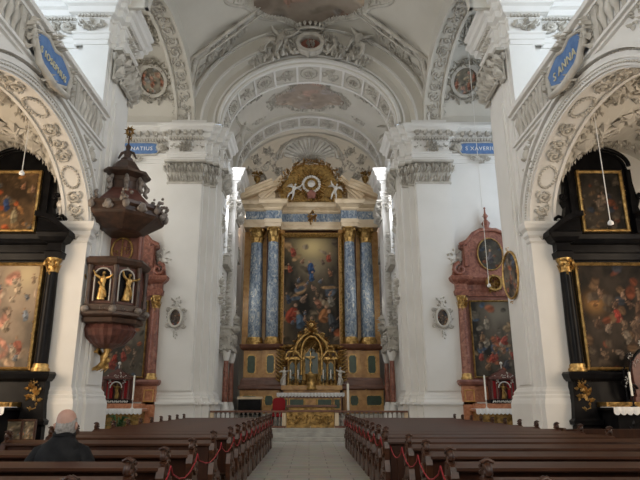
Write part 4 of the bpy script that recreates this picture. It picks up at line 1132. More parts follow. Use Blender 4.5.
    for sg in (-1, 1):
        for x in (.65, 1.05, 1.38):
            for z in (2.6, 2.95, 3.75): m.clump(sg*x, Z(z), .28, .3, 6, .14, int(x*100+z*10))
        m.tube([(sg*.5, Z(3.7), .1), (sg*.85, Z(4.15), .12), (sg*1.25, Z(4.1), .1), (sg*1.45, Z(3.75), .08)], [.06, .09, .08, .05], 6)
    for k in range(40): m.clump(rnd.uniform(-1.45, 1.45), Z(rnd.uniform(2.35, 2.6)), .3, .25, 4, .12, 1000+k)
    for k in range(30):
        x = rnd.uniform(-1.4, 1.4)
        if abs(x) > .5: m.clump(x, Z(rnd.uniform(3.6, 4.3-abs(x)*.2)), .3, .35, 5, .14, 1100+k)
    for sg in (-1, 1):
        m.tube([(sg*1.0, Z(3.9), .1), (sg*.75, Z(4.6), .1), (sg*.4, Z(5.0), .1), (sg*.15, Z(5.1), .1)], [.05, .09, .08, .04], 6); m.clump(sg*.8, Z(4.5), .5, .5, 14, .14, 60)
    m.map = None; m.build('tabernacle', M['gold'], t)
    m = MB(); m.box(-1.3, 1.3, y+.3, y+.7, Z(2.3), Z(3.9)); m.prism([(.7*math.cos(PI*i/16), Z(3.9)+.95*math.sin(PI*i/16)) for i in range(17)], y+.25, y+.7, 'y'); m.build('shrine_back', M['oldgold'], t)
    m = MB()
    for x in (-1.05, -.65, .65, 1.05): m.prism([(x-.13, Z(2.5)), (x+.13, Z(2.5)), (x+.13, Z(3.45)), (x, Z(3.6)), (x-.13, Z(3.45))], y+.22, y+.32, 'y')
    m.prism([(-.34, Z(2.95)), (.34, Z(2.95)), (.34, Z(4.0)), (0, Z(4.4)), (-.34, Z(4.0))], y+.2, y+.3, 'y'); m.build('niche', M['green'], t)
    for s in (-1, 1):
        m = MB(); figurine(m, (s*1.5, y-.05, Z(2.35)), .95, s, .05, False, True, ((.3, .7), (.3, .5))); m.build('angel_statuette', M['silver'], t)
    # gadrooned side scrolls
    for s in (-1, 1):
        m = MB()
        for k in range(9):
            z = Z(2.5)+k*.2; m.tube([(s*1.4, y+.6, z-.1), (s*1.62, y+.5, z+.02), (s*1.95, y+.75, z+.2)], [.06, .08, .05], 6)
        m.build('ribbed_scroll', M['oldgold'], t)
high_altar()
# crucifix and candles in front of the tabernacle
t = thing('crucifix', 'gilded standing cross in front of the golden tabernacle', 'crucifix', (.08, 31.22, 2.955))
m = MB(); m.lathe([(.12, 0), (.12, .04), (.04, .1), (.03, .3), (.05, .34), (.02, .4)], 10); m.build('stand', M['gold'], t)
m = MB(); m.box(-.025, .025, -.02, .02, .35, 1.15); m.box(-.22, .22, -.02, .02, .85, .9); m.ell((0, 0, 1.17), .045, 6, 5); m.ell((-.23, 0, .875), .035, 6, 5); m.ell((.23, 0, .875), .035, 6, 5); m.build('cross', M['gold'], t)
m = MB(); figurine(m, (0, -.05, .42), .48, 1, 0, False, False, ((.7, .75), (.7, .75))); m.build('corpus', M['gold'], t)
for x, lb in ((-1.05, 'outermost on the left'), (-.65, 'just left of the crucifix'), (.7, 'just right of the crucifix'), (1.1, 'outermost on the right')):
    candle((x+.06, 31.26, 2.35), .45, 'tall white candle in gilt stick on the tabernacle base, '+lb, .35, group='candles at the tabernacle', r=.035)
# high altar mensa
t = thing('altar_table', 'inlaid marble altar table under a white cloth before the golden shrine', 'altar', (.08, 28.6, .9))
m = MB(); m.bev(-1.5, 1.5, 0, .9, 0, .92, .02); m.build('table_body', M['brownm'], t)
m = MB(); m.bev(-1.62, 1.62, -.1, 1.0, .92, 1.02, .02); m.build('table_top', M['cream'], t)
for (a, b, mt) in ((-1.4, -1.15, 'green'), (-1.0, -.35, 'green'), (-.25, .25, 'ochre'), (.35, 1.0, 'green'), (1.15, 1.4, 'green')):
    m = MB(); m.prism([(a, .3), (b, .3), (b, .72), (a, .72)], -.03, .02, 'y'); q = m.build('inlay', M[mt], t)
    m = MB(); m.ringplate([(a-.05, .25), (b+.05, .25), (b+.05, .77), (a-.05, .77)], [(a, .3), (b, .3), (b, .72), (a, .72)], -.035, .02); m.build('inlay_border', M['oldgold'], q)
lace_cloth(-1.64, 1.64, -.12, 1.0, 1.02, .14, 'white altar cloth with scalloped edge on the chancel altar table', (.08, 28.6, .9))
# ministers' altar nearer the steps
t = thing('forward_altar', 'low gilded table altar standing right behind the communion rail', 'altar', (.1, 26.9, .45))
m = MB(); m.bev(-1.15, 1.15, 0, .8, .82, .92, .015); m.build('table_top', M['brownm'], t)
m = MB(); m.bev(-1.0, 1.0, .08, .7, 0, .82, .01); m.map = lambda a, b, d: (a, .08-d, b); m.rinceau(-.9, .9, .2, .7, .06, 4); m.map = None; m.build('carved_front', M['oldgold'], t)

# objects beside the altar
t = thing('chair', 'red upholstered armchair standing left of the chancel altar table', 'chair', (-1.42, 27.6, .45))
m = MB(); m.bev(-.3, .3, 0, .5, .38, .48, .03); m.build('seat', M['redcloth'], t)
m = MB(); m.loft([[(x*w, y, z) for x, y in ((-.3, .44), (.3, .44), (.3, .54), (-.3, .54))] for z, w in ((.48, 1), (1.1, 1), (1.2, .85), (1.24, .5))], True, False); m.build('backrest', M['redcloth'], t)
for (x, y) in ((-.27, .03), (.27, .03), (-.27, .5), (.27, .5)):
    m = MB(); m.lathe([(.03, 0), (.02, .1), (.03, .3), (.03, .4)], 8, (x, y, 0)); m.build('leg', M['wood'], t)
for s in (-1, 1):
    m = MB(); m.tube([(s*.3, .5, .72), (s*.32, .2, .7), (s*.31, .02, .68)], .03, 6); m.tube([(s*.3, .04, .68), (s*.3, .04, .45)], .02, 6); m.build('armrest', M['wood'], t)
t = thing('credence_desk', 'small dark desk with a pale top against the left altar pedestal', 'desk', (-2.85, 28.4, .75))
m = MB(); m.prism([(-.62, .88), (.62, .88), (.58, 1.0), (-.58, 1.0)], 0, .6, 'y'); m.build('desk_top', M['cream'], t)
m = MB(); m.bev(-.55, .55, .05, .55, .15, .88, .01); m.build('cabinet', M['black'], t)
for s in (-1, 1):
    m = MB(); m.box(s*.5-.03, s*.5+.03, .08, .5, 0, .15); m.build('foot', M['black'], t)
t = thing('paschal_candle', 'tall thick white candle on a floor stand right of the altar table', 'candle', (1.85, 28.0, .45))
m = MB(); m.lathe([(.2, 0), (.2, .04), (.06, .1), (.035, .2), (.06, .28), (.035, .36), (.035, .48), (.1, .53), (.1, .56)], 12); m.build('stand', M['gold'], t)
m = MB(); m.lathe([(.058, .56), (.058, 1.88), (.01, 1.9), (.006, 1.95)], 12); m.build('candle', M['wax'], t)

# ------------------------------------------------------------------ communion rail
def rail(x0, x1, label):
    t = thing('altar_rail', label, 'altar rail', (0, 25.35, .45))
    m = MB(); m.bev(x0, x1, -.12, .12, .62, .70, .012); m.build('handrail', M['brownm'], t)
    m = MB(); m.bev(x0, x1, -.10, .10, 0, .08, .01); m.build('base_rail', M['brownm'], t)
    for x in (x0+.08, x1-.08): m = MB(); m.bev(x-.08, x+.08, -.09, .09, .08, .62, .01); m.build('post', M['cream'], t)
    n = int((x1-x0-.3)/.19)
    p = MB(); p.lathe([(.05, .08), (.05, .12), (.025, .15), (.06, .27), (.055, .33), (.022, .45), (.03, .5), (.022, .54), (.05, .58), (.05, .62)], 8)
    b = p.build('baluster', M['greycarve'], t)
    for k in range(n):
        o = b if k == 0 else b.copy()
        if k: COL.objects.link(o); o.parent = t
        o.location = (x0+.16+(k+.5)*(x1-x0-.32)/n, 0, 0)
rail(-4.2, -.98, 'marble communion rail with balusters left of the carved gate')
rail(1.1, 4.2, 'marble communion rail with balusters right of the carved gate')
t = thing('altar_rail_gate', 'gilded carved double gate in the middle of the communion rail', 'gate', (.06, 25.35, .45))
for s in (-1, 1):
    m = MB(); x0, x1 = (min(s*.01, s*1.02), max(s*.01, s*1.02)); m.bev(x0, x1, -.05, .05, 0, .7, .01); m.map = lambda a, b, d: (a, -.05-d, b); m.rinceau(x0+.05, x1-.05, .1, .6, .05, 8+s); m.clump((x0+x1)/2, .35, .6, .4, 12, .05, 5); m.map = None
    m.build('gate_leaf', M['oldgold'], t)
m = MB(); m.bev(-1.04, 1.04, -.11, .11, .64, .72, .01); m.build('top_rail', M['brownm'], t)

# ------------------------------------------------------------------ red marble side altars
def red_altar(s):
    nm = 'left' if s < 0 else 'right'; X = s*8.08
    lab = 'red marble side altar with painting, partly behind the carved pulpit' if s < 0 else 'red marble side altar with crowded figure painting on the right crossing wall'
    t = thing('side_altar', lab, 'altar', (X, 25.05, 0)); Zb = 0
    def arr(o): return [(-1.75-o, 0), (-1.75-o, -.55-o), (-1.05+o, -.55-o), (-1.05+o, -.3-o), (1.05-o, -.3-o), (1.05-o, -.55-o), (1.75+o, -.55-o), (1.75+o, 0)]
    def body(z0, z1, o, nm_, mt): m = MB(); m.loft([[(a, b, z) for a, b in arr(o)] for z in (z0, z1)], True, False); return m.build(nm_, M[mt], t)
    body(0, .5, .05, 'plinth', 'redpl'); body(.5, 2.2, -.08, 'pedestal', 'orange')
    m = MB(); m.loft([[(a, b, z) for a, b in arr(o)] for z, o in ((2.15, -.03), (2.22, .05), (2.32, .08), (2.4, .04))], True, False); m.build('pedestal_cornice', M['redpl'], t)
    for x in (-1.4, 1.4):
        m = MB(); frame_rect(m, x-.16, x+.16, 1.55, 1.95, .05, -.46, -.5); m.build('inset_panel', M['ochre'], t)
        m = MB(); m.lathe([(.24, 2.4), (.26, 2.48), (.2, 2.54), (.22, 2.6), (.19, 2.66)], 16, (x, -.3, 0)); m.build('column_base', M['gold'], t)
        m = MB(); m.lathe([(.19, 2.66), (.19, 3.8), (.165, 5.45)], 18, (x, -.3, 0)); m.build('column', M['red'], t)
        m = MB(); cap_round(m, x, -.3, 5.42, 5.98, .165); m.map = lambda a, b, d: (a, -.45-d, b); m.clump(x, 5.6, .4, .5, 10, .12, 3); m.build('column_capital', M['gold'], t)
        m = MB(); m.box(x-.3, x+.3, -.12, 0, 2.4, 6); m.build('rear_pilaster', M['redpl'], t)
    m = MB(); m.box(-1.2, 1.2, -.1, 0, 2.3, 6.1); m.build('backing', M['redpl'], t)
    m = MB(); m.loft([[(a, b, z) for a, b in arr(o)] for z, o in ((5.98, -.08), (6.2, -.04), (6.25, -.1), (6.5, -.1), (6.56, 0), (6.66, .1), (6.78, .14), (6.84, .1))], True, False); m.build('entablature', M['red'], t)
    cols = [(.42, .10, .07), (.2, .16, .12), (.38, .32, .24), (.10, .10, .11), (.30, .18, .1)]
    im = paint(50, 90, 21+s, (.03, .027, .022), (.17, .145, .11), [(.32, .72, .13, (.42, .36, .27), 0), (.38, .24, .14, (.45, .08, .05), -.2), (.65, .36, .13, (.42, .22, .13), .6), (.8, .3, .1, (.36, .26, .18), .2), (.15, .4, .1, (.3, .24, .18), .1)]+figset(12, 8+s, cols, .08, .55, .09, .16), [(.6, .85, .3, (.24, .21, .16))])
    flatsheet(1.95, 3.2, im*.7, t, 0, -.16, 4.15)
    m = MB(); frame_rect(m, -.97, .97, 2.55, 5.74, .07, -.1, -.2); m.build('picture_frame', M['oldgold'], t)
    # upper storey
    pts = [(-1.75, 6.84), (-1.7, 7.1), (-1.35, 7.25), (-1.2, 7.6), (-1.15, 8.1), (-1.3, 8.2), (-1.3, 8.35), (-1.0, 8.45), (-.7, 8.8), (-.35, 8.95), (.35, 8.95), (.7, 8.8), (1.0, 8.45), (1.3, 8.35), (1.3, 8.2), (1.15, 8.1), (1.2, 7.6), (1.35, 7.25), (1.7, 7.1), (1.75, 6.84)]
    m = MB(); m.prism(pts, -.35, 0, 'y')
    m.prism([(a*1.02, b+(.02 if b > 8 else 0)) for a, b in pts[5:15]], -.5, -.3, 'y') if False else None
    m.tube([(-1.32, -.38, 8.3), (-1.0, -.4, 8.45), (-.7, -.4, 8.8), (-.35, -.4, 8.98), (.35, -.4, 8.98), (.7, -.4, 8.8), (1.0, -.4, 8.45), (1.32, -.38, 8.3)], .09, 6)
    m.map = lambda a, b, d: (a, -.35-d, b)
    for q in (-1, 1): m.spiral(q*1.4, 7.15, .32, PI/2, -q, .1, 1.3); m.spiral(q*1.05, 8.25, .16, 0, q, .06); m.box(min(q*.95, q*1.15), max(q*.95, q*1.15), 7.3, 8.2, 0, .12)
    m.map = None; m.build('upper_storey', M['red'], t)
    im = paint(30, 40, 41+s, (.018, .016, .014), (.07, .06, .045), [(.5, .4, .3, (.10, .09, .09), 0)])
    flatsheet(1.1, 1.45, im, t, 0, -.41, 7.85, None, OV)
    m = MB(); m.map = None
    rings = []
    for i in range(33):
        a = 2*PI*i/32; rings.append((.56*math.cos(a), -.42, 7.85+.735*math.sin(a)))
    m.tube(rings, .03, 6); m.build('oval_frame', M['oldgold'], t)
    m = MB(); m.lathe([(.3, 0), (.3, .12), (.12, .2), (.2, .4), (.1, .55), (.05, .6), (.14, .75), (.05, .88), (.03, 1.1), (.06, 1.14), (0.005, 1.2)], 12, (0, -.18, 8.95)); m.build('finial', M['red'], t)
    m = MB(); m.map = lambda a, b, d: (a, -.5-d, b); m.clump(0, 6.45, .8, .7, 24, .18, 5); m.ringplate(circ(0, 6.5, .36, .36, 20), circ(0, 6.5, .25, .28, 20), 0, .2, 'z'); m.build('gilded_cartouche', M['oldgold'], t)
    m = MB(); m.map = lambda a, b, d: (a, -.2-d, b)
    for q in (-1, 1): m.clump(q*1.55, 7.7, .6, .9, 24, .15, 6)
    m.build('side_scrollwork', M['silver'], t)
    # mensa
    m = MB(); m.bev(-1.45, 1.45, -1.5, -.3, 1.13, 1.23, .02); m.build('altar_slab', M['orange'], t)
    m = MB(); m.bev(-1.3, 1.3, -1.35, -.3, .1, 1.13, .02); m.map = lambda a, b, d: (a, -1.35-d, b); m.rinceau(-1.2, 1.2, .2, 1.0, .05, 3); m.build('altar_front', M['oldgold'], t)
    m = MB(); m.bev(-1.3, 1.3, -.8, -.3, 1.23, 1.44, .02); m.build('predella', M['orange'], t)
    side = 'left' if s < 0 else 'right'
    lace_cloth(-1.47, 1.47, -1.52, -.82, 1.232, .16, f'white lace-edged cloth on the {side} red marble altar', (X, 25.05, 0))
    c = thing('reliquary_shrine', f'dark glazed reliquary shrine with silver mounts on the {side} red marble altar', 'shrine', (X-.02 if s > 0 else X+.12, 24.46, 1.442))
    m = MB(); m.bev(-.62, .62, -.2, .28, 0, .16, .015); m.build('base', M['black'], c)
    m = MB()
    for x in (-.5, .5, -.3, .3): m.lathe([(.05, .16), (.04, .2), (.035, .85), (.055, .95)], 8, (x, -.15, 0))
    m.box(-.56, .56, .1, .22, .16, 1.0); m.bev(-.6, .6, -.2, .26, .95, 1.08, .02)
    m.prism([(-.5, 1.08), (-.35, 1.2), (-.12, 1.3), (0, 1.42), (.12, 1.3), (.35, 1.2), (.5, 1.08)], -.15, .2, 'y'); m.build('casket', M['pulpit_red'], c)
    m = MB(); m.map = lambda a, b, d: (a, -.2-d, b); m.clump(0, 1.12, .9, .22, 14, .05, 2); m.clump(-.3, .85, .2, .2, 5, .04, 3); m.clump(.3, .85, .2, .2, 5, .04, 3); m.rinceau(-.55, .55, .03, .12, .03, 2)
    m.build('silver_mounts', M['silver'], c); m = MB(); m.ell((0, 0, 1.62), .07, 8, 6); m.tube([(0, 0, 1.4), (0, 0, 1.6)], .025, 6); m.build('finial', M['silver'], c); m = MB()
    m.tube([(.24*math.cos(PI*i/12), -.2, .62+.24*math.sin(PI*i/12)) for i in range(13)], .025, 5); m.build('arch_mount', M['silver'], c)
    m = MB(); figurine(m, (0, -.02, .18), .62, 1, 0, False, True); m.build('figure', M['oldgold'], c)
    m = MB(); m.box(-.45, -.2, 0, .09, .2, .9); m.build('red_lining', M['redcloth'], c); m = MB(); m.box(.2, .45, 0, .09, .2, .9); m.build('red_lining', M['redcloth'], c)
    for x in (-.95, .98) if s > 0 else (-.98, .98):
        if s < 0 and x < 0: continue
        if s > 0 and x > 0: continue
        candle((X+x*(.95), 24.0, 1.247), .95, f'tall white candle in pale holder beside the shrine on the {side} red altar', .35, 'silver', r=.035)
red_altar(-1); red_altar(1)
# plant and votive lights under the left red altar
t = thing('potted_plant', 'green leafy pot plant in front of the left red marble altar', 'plant', (-7.25, 22.7, 0))
m = MB(); m.lathe([(.16, 0), (.24, .38), (.27, .38), (.27, .44), (.22, .44)], 14); m.build('pot', M['terra'], t)
m = MB(); q = random.Random(4)
for k in range(46):
    a = q.uniform(0, 2*PI); r = q.uniform(.3, .75); h = q.uniform(.25, .75)
    p = [(0, 0, .42), (r*.45*math.cos(a), r*.45*math.sin(a), .42+h*.8), (r*math.cos(a), r*math.sin(a), .42+h*.75)]
    m.tube(p, [.012, .035, .004], 4, flat=.25)
m.build('foliage', M['leafg'], t)
t = thing('votive_rack', 'low dark rack of burning votive lights beside the left red altar', 'votive rack', (-7.95, 21.4, 0))
m = MB(); m.bev(-.5, .5, -.2, .2, .66, .72, .01); m.build('tray', M['black'], t)
for a in (-.45, .45): m = MB(); m.box(a-.03, a+.03, -.15, .15, 0, .66); m.build('leg', M['black'], t)
for k in range(5):
    o = thing('votive_candle', 'small burning votive light in red glass on the low rack', 'candle', (-8.3+k*.17, 21.4, .722), 0, 'votive lights by the left red altar')
    m = MB(); m.lathe([(.03, 0), (.04, .07), (.036, .07), (.028, .01)], 10); m.build('cup', M['redcloth'], o)
    m = MB(); m.lathe([(.004, .05), (.014, .075), (.003, .12)], 8); m.build('flame', M['flame'], o)

# ------------------------------------------------------------------ black marble chapel altars
def black_altar(s):
    nm = 'left' if s < 0 else 'right'; X = s*9.05
    lab = 'black marble and gold altar in the left chapel, cut by the picture edge' if s < 0 else 'black marble and gold altar in the right chapel with dark painting of many figures'
    t = thing('chapel_altar', lab, 'altar', (X, 16.9, 0))
    def arr(o): return [(-1.78-o, 0), (-1.78-o, -.6-o), (-1.12+o, -.6-o), (-1.12+o, -.35-o), (1.12-o, -.35-o), (1.12-o, -.6-o), (1.78+o, -.6-o), (1.78+o, 0)]
    def lf(prof, name, mt='black'):
        m = MB(); m.loft([[(a, b, z) for a, b in arr(o)] for z, o in prof], True, False); return m.build(name, M[mt], t)
    lf([(0, 0), (.85, 0), (.9, -.04)], 'plinth'); lf([(.9, .06), (1.0, .08), (1.06, 0), (2.1, -.1)], 'pedestal')
    lf([(2.06, -.05), (2.14, .02), (2.26, .06), (2.32, .02)], 'pedestal_cornice')
    for x in (-1.42, 1.42):
        m = MB(); m.map = lambda a, b, d: (a, -.55-d, b); m.clump(x, 1.68, .42, .8, 34, .08, 4); m.clump(x, 2.0, .52, .24, 12, .07, 6); m.tube([(x-.12, 1.35, .02), (x, 1.3, .02), (x+.12, 1.35, .02)], .015, 4); m.build('gilded_emblem', M['gold'], t)
        m = MB(); m.lathe([(.24, 2.32), (.26, 2.40), (.2, 2.46), (.22, 2.5), (.19, 2.55)], 18, (x, -.33, 0)); m.build('column_base', M['gold'], t)
        m = MB(); m.lathe([(.185, 2.55), (.185, 3.6), (.16, 5.22)], 20, (x, -.33, 0)); m.build('column', M['black'], t)
        m = MB(); cap_round(m, x, -.33, 5.2, 5.62, .165); m.map = lambda a, b, d: (a, -.47-d, b); m.clump(x, 5.35, .42, .4, 10, .12, 3); m.build('column_capital', M['gold'], t)
        m = MB(); m.box(x-.32, x+.32, -.14, 0, 2.3, 5.65); m.build('rear_pilaster', M['black'], t)
    m = MB(); m.box(-1.2, 1.2, -.12, 0, 2.3, 5.7); m.build('backing', M['black'], t)
    lf([(5.62, -.1), (5.8, -.06), (5.85, -.12), (6.08, -.12), (6.12, 0), (6.22, .1), (6.34, .16), (6.4, .1)], 'entablature')
    if s > 0:
        figs = [(.30, .72, .10, (.40, .24, .15), .3), (.50, .50, .13, (.45, .07, .05), .2), (.62, .70, .08, (.35, .22, .15), -.4), (.35, .38, .1, (.30, .22, .16), -.6), (.6, .3, .12, (.34, .27, .2), .5), (.8, .45, .1, (.16, .12, .1), 0), (.2, .62, .1, (.45, .22, .08), 1.3), (.45, .14, .1, (.3, .22, .16), 1.2)]
        im = paint(56, 84, 13, (.014, .012, .010), (.09, .065, .045), figs+figset(10, 77, [(.20, .13, .09), (.14, .08, .05), (.26, .17, .11)], .08, .7, .08, .15), [(.2, .62, .14, (.42, .22, .07))])
    else:
        im = paint(56, 84, 17, (.15, .12, .09), (.38, .29, .21), [(.8, .2, .14, (.40, .14, .09), .2), (.6, .4, .12, (.40, .3, .2), -.3), (.85, .5, .1, (.25, .28, .32), .3), (.7, .75, .1, (.50, .38, .26), .2), (.9, .85, .08, (.4, .28, .18), 0)]+figset(9, 78, [(.4, .28, .2), (.2, .2, .2), (.45, .35, .25)], .1, .9, .05, .1), [(.8, .9, .25, (.58, .46, .28))])  # window glare on the picture is put into its pale brown colours
    flatsheet(2.05, 3.05, im*(.66 if s > 0 else .85), t, 0, -.2, 3.95)
    m = MB(); frame_rect(m, -1.0, 1.0, 2.46, 5.44, .09, -.12, -.26, .12, 7); m.build('picture_frame', M['gold'], t)
    # curved pediment halves
    for q in (-1, 1):
        m = MB(); pts = []
        for i in range(9): f = i/8; pts.append((q*(1.95-1.1*f), 6.4+.62*math.sin(f*PI*.5)))
        low = [(a, b-.16) for a, b in pts[::-1]]
        m.prism(pts+low, -.75, -.1, 'y')
        m.prism([(q*1.8, 6.38), (q*.85, 6.38), (q*.85, 6.9)]+[(q*(1.95-1.1*f), 6.3+.62*math.sin(f*PI*.5)) for f in (.8, .5, .2)], -.45, -.1, 'y')
        m.build('pediment', M['black'], t)
    pts = [(-1.5, 6.38), (-1.5, 6.6), (-1.22, 6.9), (-1.12, 7.3), (-1.2, 7.5), (-1.12, 7.7), (-1.02, 8.4), (-.95, 8.6)]
    top = [(-.95*math.cos(PI*i/16), 8.6+.62*math.sin(PI*i/16)) for i in range(17)]
    full = pts[:-1]+top+[(-a, b) for a, b in pts[:-1][::-1]]
    m = MB(); m.prism(full, -.25, 0, 'y'); m.tube([(a*1.05, -.3, b+.03) for a, b in top], .07, 6); m.tube([(a*.93, -.3, b-.06) for a, b in top], .03, 6)
    m.map = lambda a, b, d: (a, -.25-d, b)
    for q in (-1, 1): m.spiral(q*1.38, 6.85, .22, 0, q, .07); m.box(min(q*.86, q*1.0), max(q*.86, q*1.0), 6.5, 8.5, 0, .1); m.spiral(q*1.2, 7.62, .12, 0, q, .05)
    m.map = None; m.build('upper_storey', M['black'], t)
    if s > 0: im = paint(36, 52, 43, (.014, .013, .011), (.07, .055, .04), [(.45, .45, .2, (.20, .15, .11), 0), (.55, .55, .14, (.3, .22, .16), .3)])
    else: im = paint(36, 52, 47, (.05, .03, .015), (.22, .13, .06), [(.3, .45, .2, (.05, .09, .22), .2), (.5, .25, .2, (.42, .34, .2), .1), (.62, .75, .1, (.45, .22, .12), -.3), (.85, .7, .1, (.42, .24, .15), .3)])
    flatsheet(1.35, 1.95, im*.7, t, 0, -.3, 7.47)
    m = MB(); frame_rect(m, -.62, .62, 6.56, 8.38, .09, -.25, -.36, .13, 9); m.build('upper_picture_frame', M['gold'], t)
    if s < 0: 
        m = MB(); m.ell((1.42, -.3, 7.35), (.14, .14, .16), 10, 8); m.tube([(1.42, -.3, 7.0), (1.42, -.3, 7.25)], .06, 8); m.build('silvered_ball', M['silver'], t)
    m = MB(); m.bev(-1.15, 1.15, -1.5, -.3, 1.28, 1.36, .02); m.build('altar_slab', M['black'], t)
    m = MB(); m.bev(-1.0, 1.0, -1.35, -.3, .1, 1.28, .02); m.map = lambda a, b, d: (a, -1.35-d, b); m.rinceau(-.9, .9, .3, 1.1, .03, 9); m.build('altar_front', M['black'], t)
    m = MB(); m.bev(-1.0, 1.0, -.85, -.3, 1.36, 1.5, .01); m.map = lambda a, b, d: (a, -.85-d, b); m.rinceau(-.95, .95, 1.38, 1.48, .02, 9); m.build('predella', M['oldgold'], t)
    lace_cloth(-1.17, 1.17, -1.52, -.87, 1.362, .14, f'white scalloped cloth on the {nm} black altar', (X, 16.9, 0))
black_altar(-1); black_altar(1)
# shrine and candle on right black altar
c = thing('reliquary_shrine', 'ornate scrolled shrine with silver rosettes standing on the right black altar', 'shrine', (9.3, 16.2, 1.5))
m = MB(); m.bev(-.42, .42, -.12, .15, 0, .14, .01); m.prism([(-.34, .14), (.34, .14), (.36, .9), (.3, 1.15), (.12, 1.3), (0, 1.36), (-.12, 1.3), (-.3, 1.15), (-.36, .9)], -.06, .12, 'y'); m.build('casket', M['pulpit_red'], c)
m = MB(); m.map = lambda a, b, d: (a, -.07-d, b)
for q in (-1, 1):
    m.spiral(q*.40, 1.22, .14, 0, q, .03); m.spiral(q*.44, .35, .14, 0, -q, .03); m.tube([(q*.42, .2, .02), (q*.5, .6, .02), (q*.38, 1.1, .02)], .03, 5)
m.tube([(-.3, 1.18, 0), (-.1, 1.38, 0), (0, 1.42, 0), (.1, 1.38, 0), (.3, 1.18, 0)], .04, 6)
m.build('scroll_frame', M['black'], c)
m = MB(); m.map = lambda a, b, d: (a, -.08-d, b); m.rosette(0, 1.58, .12, .05, 8); m.rosette(0, .85, .12, .04); m.rosette(0, .6, .1, .04)
for k in range(9): m.clump(-.3+.075*k, 1.0+.12*math.sin(k), .1, .1, 4, .03, k)
m.clump(-.42, 1.22, .2, .2, 6, .04, 3); m.clump(.42, 1.22, .2, .2, 6, .04, 3); m.build('silver_mounts', M['silver'], c)
candle((8.62, 15.75, 1.374), .62, 'slender white candle on the right black altar, left of the scrolled shrine', .28, 'black', r=.03)
c = thing('altar_ornament', 'tall dark carved stand with pale leaves beside the candle on the right black altar', 'ornament', (8.78, 16.3, 1.5))
m = MB(); m.lathe([(.09, 0), (.09, .03), (.03, .08), (.02, .3), (.03, .9)], 8); m.map = lambda a, b, d: (a, -d, b); m.clump(0, .65, .25, .8, 16, .05, 3); m.spiral(-.05, .5, .1, 0, 1, .02); m.build('carved_stem', M['black'], c)
m = MB(); m.map = lambda a, b, d: (a, -.04-d, b); m.clump(.02, .6, .2, .7, 8, .04, 5); m.build('pale_leaves', M['silver'], c)
# framed reliefs and bench beneath altars
for (x, lb) in ((-7.95, 'small framed picture leaning at the left black altar, nearer the altar middle'), (-7.48, 'narrow framed picture at the foot of the left black altar, beside the white pier')):
    c = thing('framed_picture', lb, 'picture', (x, 16.0, 0)); w = .26 if x < -7.8 else .14
    m = MB(); frame_rect(m, -w, w, .55, 1.0, .05, .05, -.02); m.build('frame', M['wood'], c)
    flatsheet(2*w, .45, paint(12, 16, 5, (.05, .04, .03), (.22, .18, .12), [(.5, .45, .3, (.4, .33, .25), 0)]), c, 0, .0, .775)
    m = MB(); m.box(-w-.05, w+.05, .0, .12, 0, .5); m.build('ledge', M['black'], c)
t = thing('church_pew', 'short dark wooden bench beyond the right block, in front of the right black altar', 'pew', (7.0, 13.2, 0))
m = MB(); m.bev(-1.4, 1.4, 0, .4, .42, .46, .01); m.build('seat', M['wood'], t)
m = MB(); m.bev(-1.4, 1.4, -.05, 0, .3, .93, .01); m.build('backrest', M['wood2'], t)
for x in (-1.4, 1.4): m = MB(); m.box(x-.03, x+.03, -.06, .42, 0, .95); m.build('bench_end', M['wood'], t)
t = thing('kneeling_rail', 'low carved wooden rail in front of the right black altar', 'rail', (9.0, 14.6, 0))
m = MB(); m.bev(-1.3, 1.3, -.1, .1, .76, .82, .01); m.build('top_rail', M['ochre'], t)
for k in range(12):
    m = MB(); m.lathe([(.05, 0), (.05, .06), (.03, .1), (.055, .3), (.025, .5), (.05, .7), (.05, .76)], 8, (-1.2+k*.218, 0, 0)); m.build('baluster', M['wood'], t)

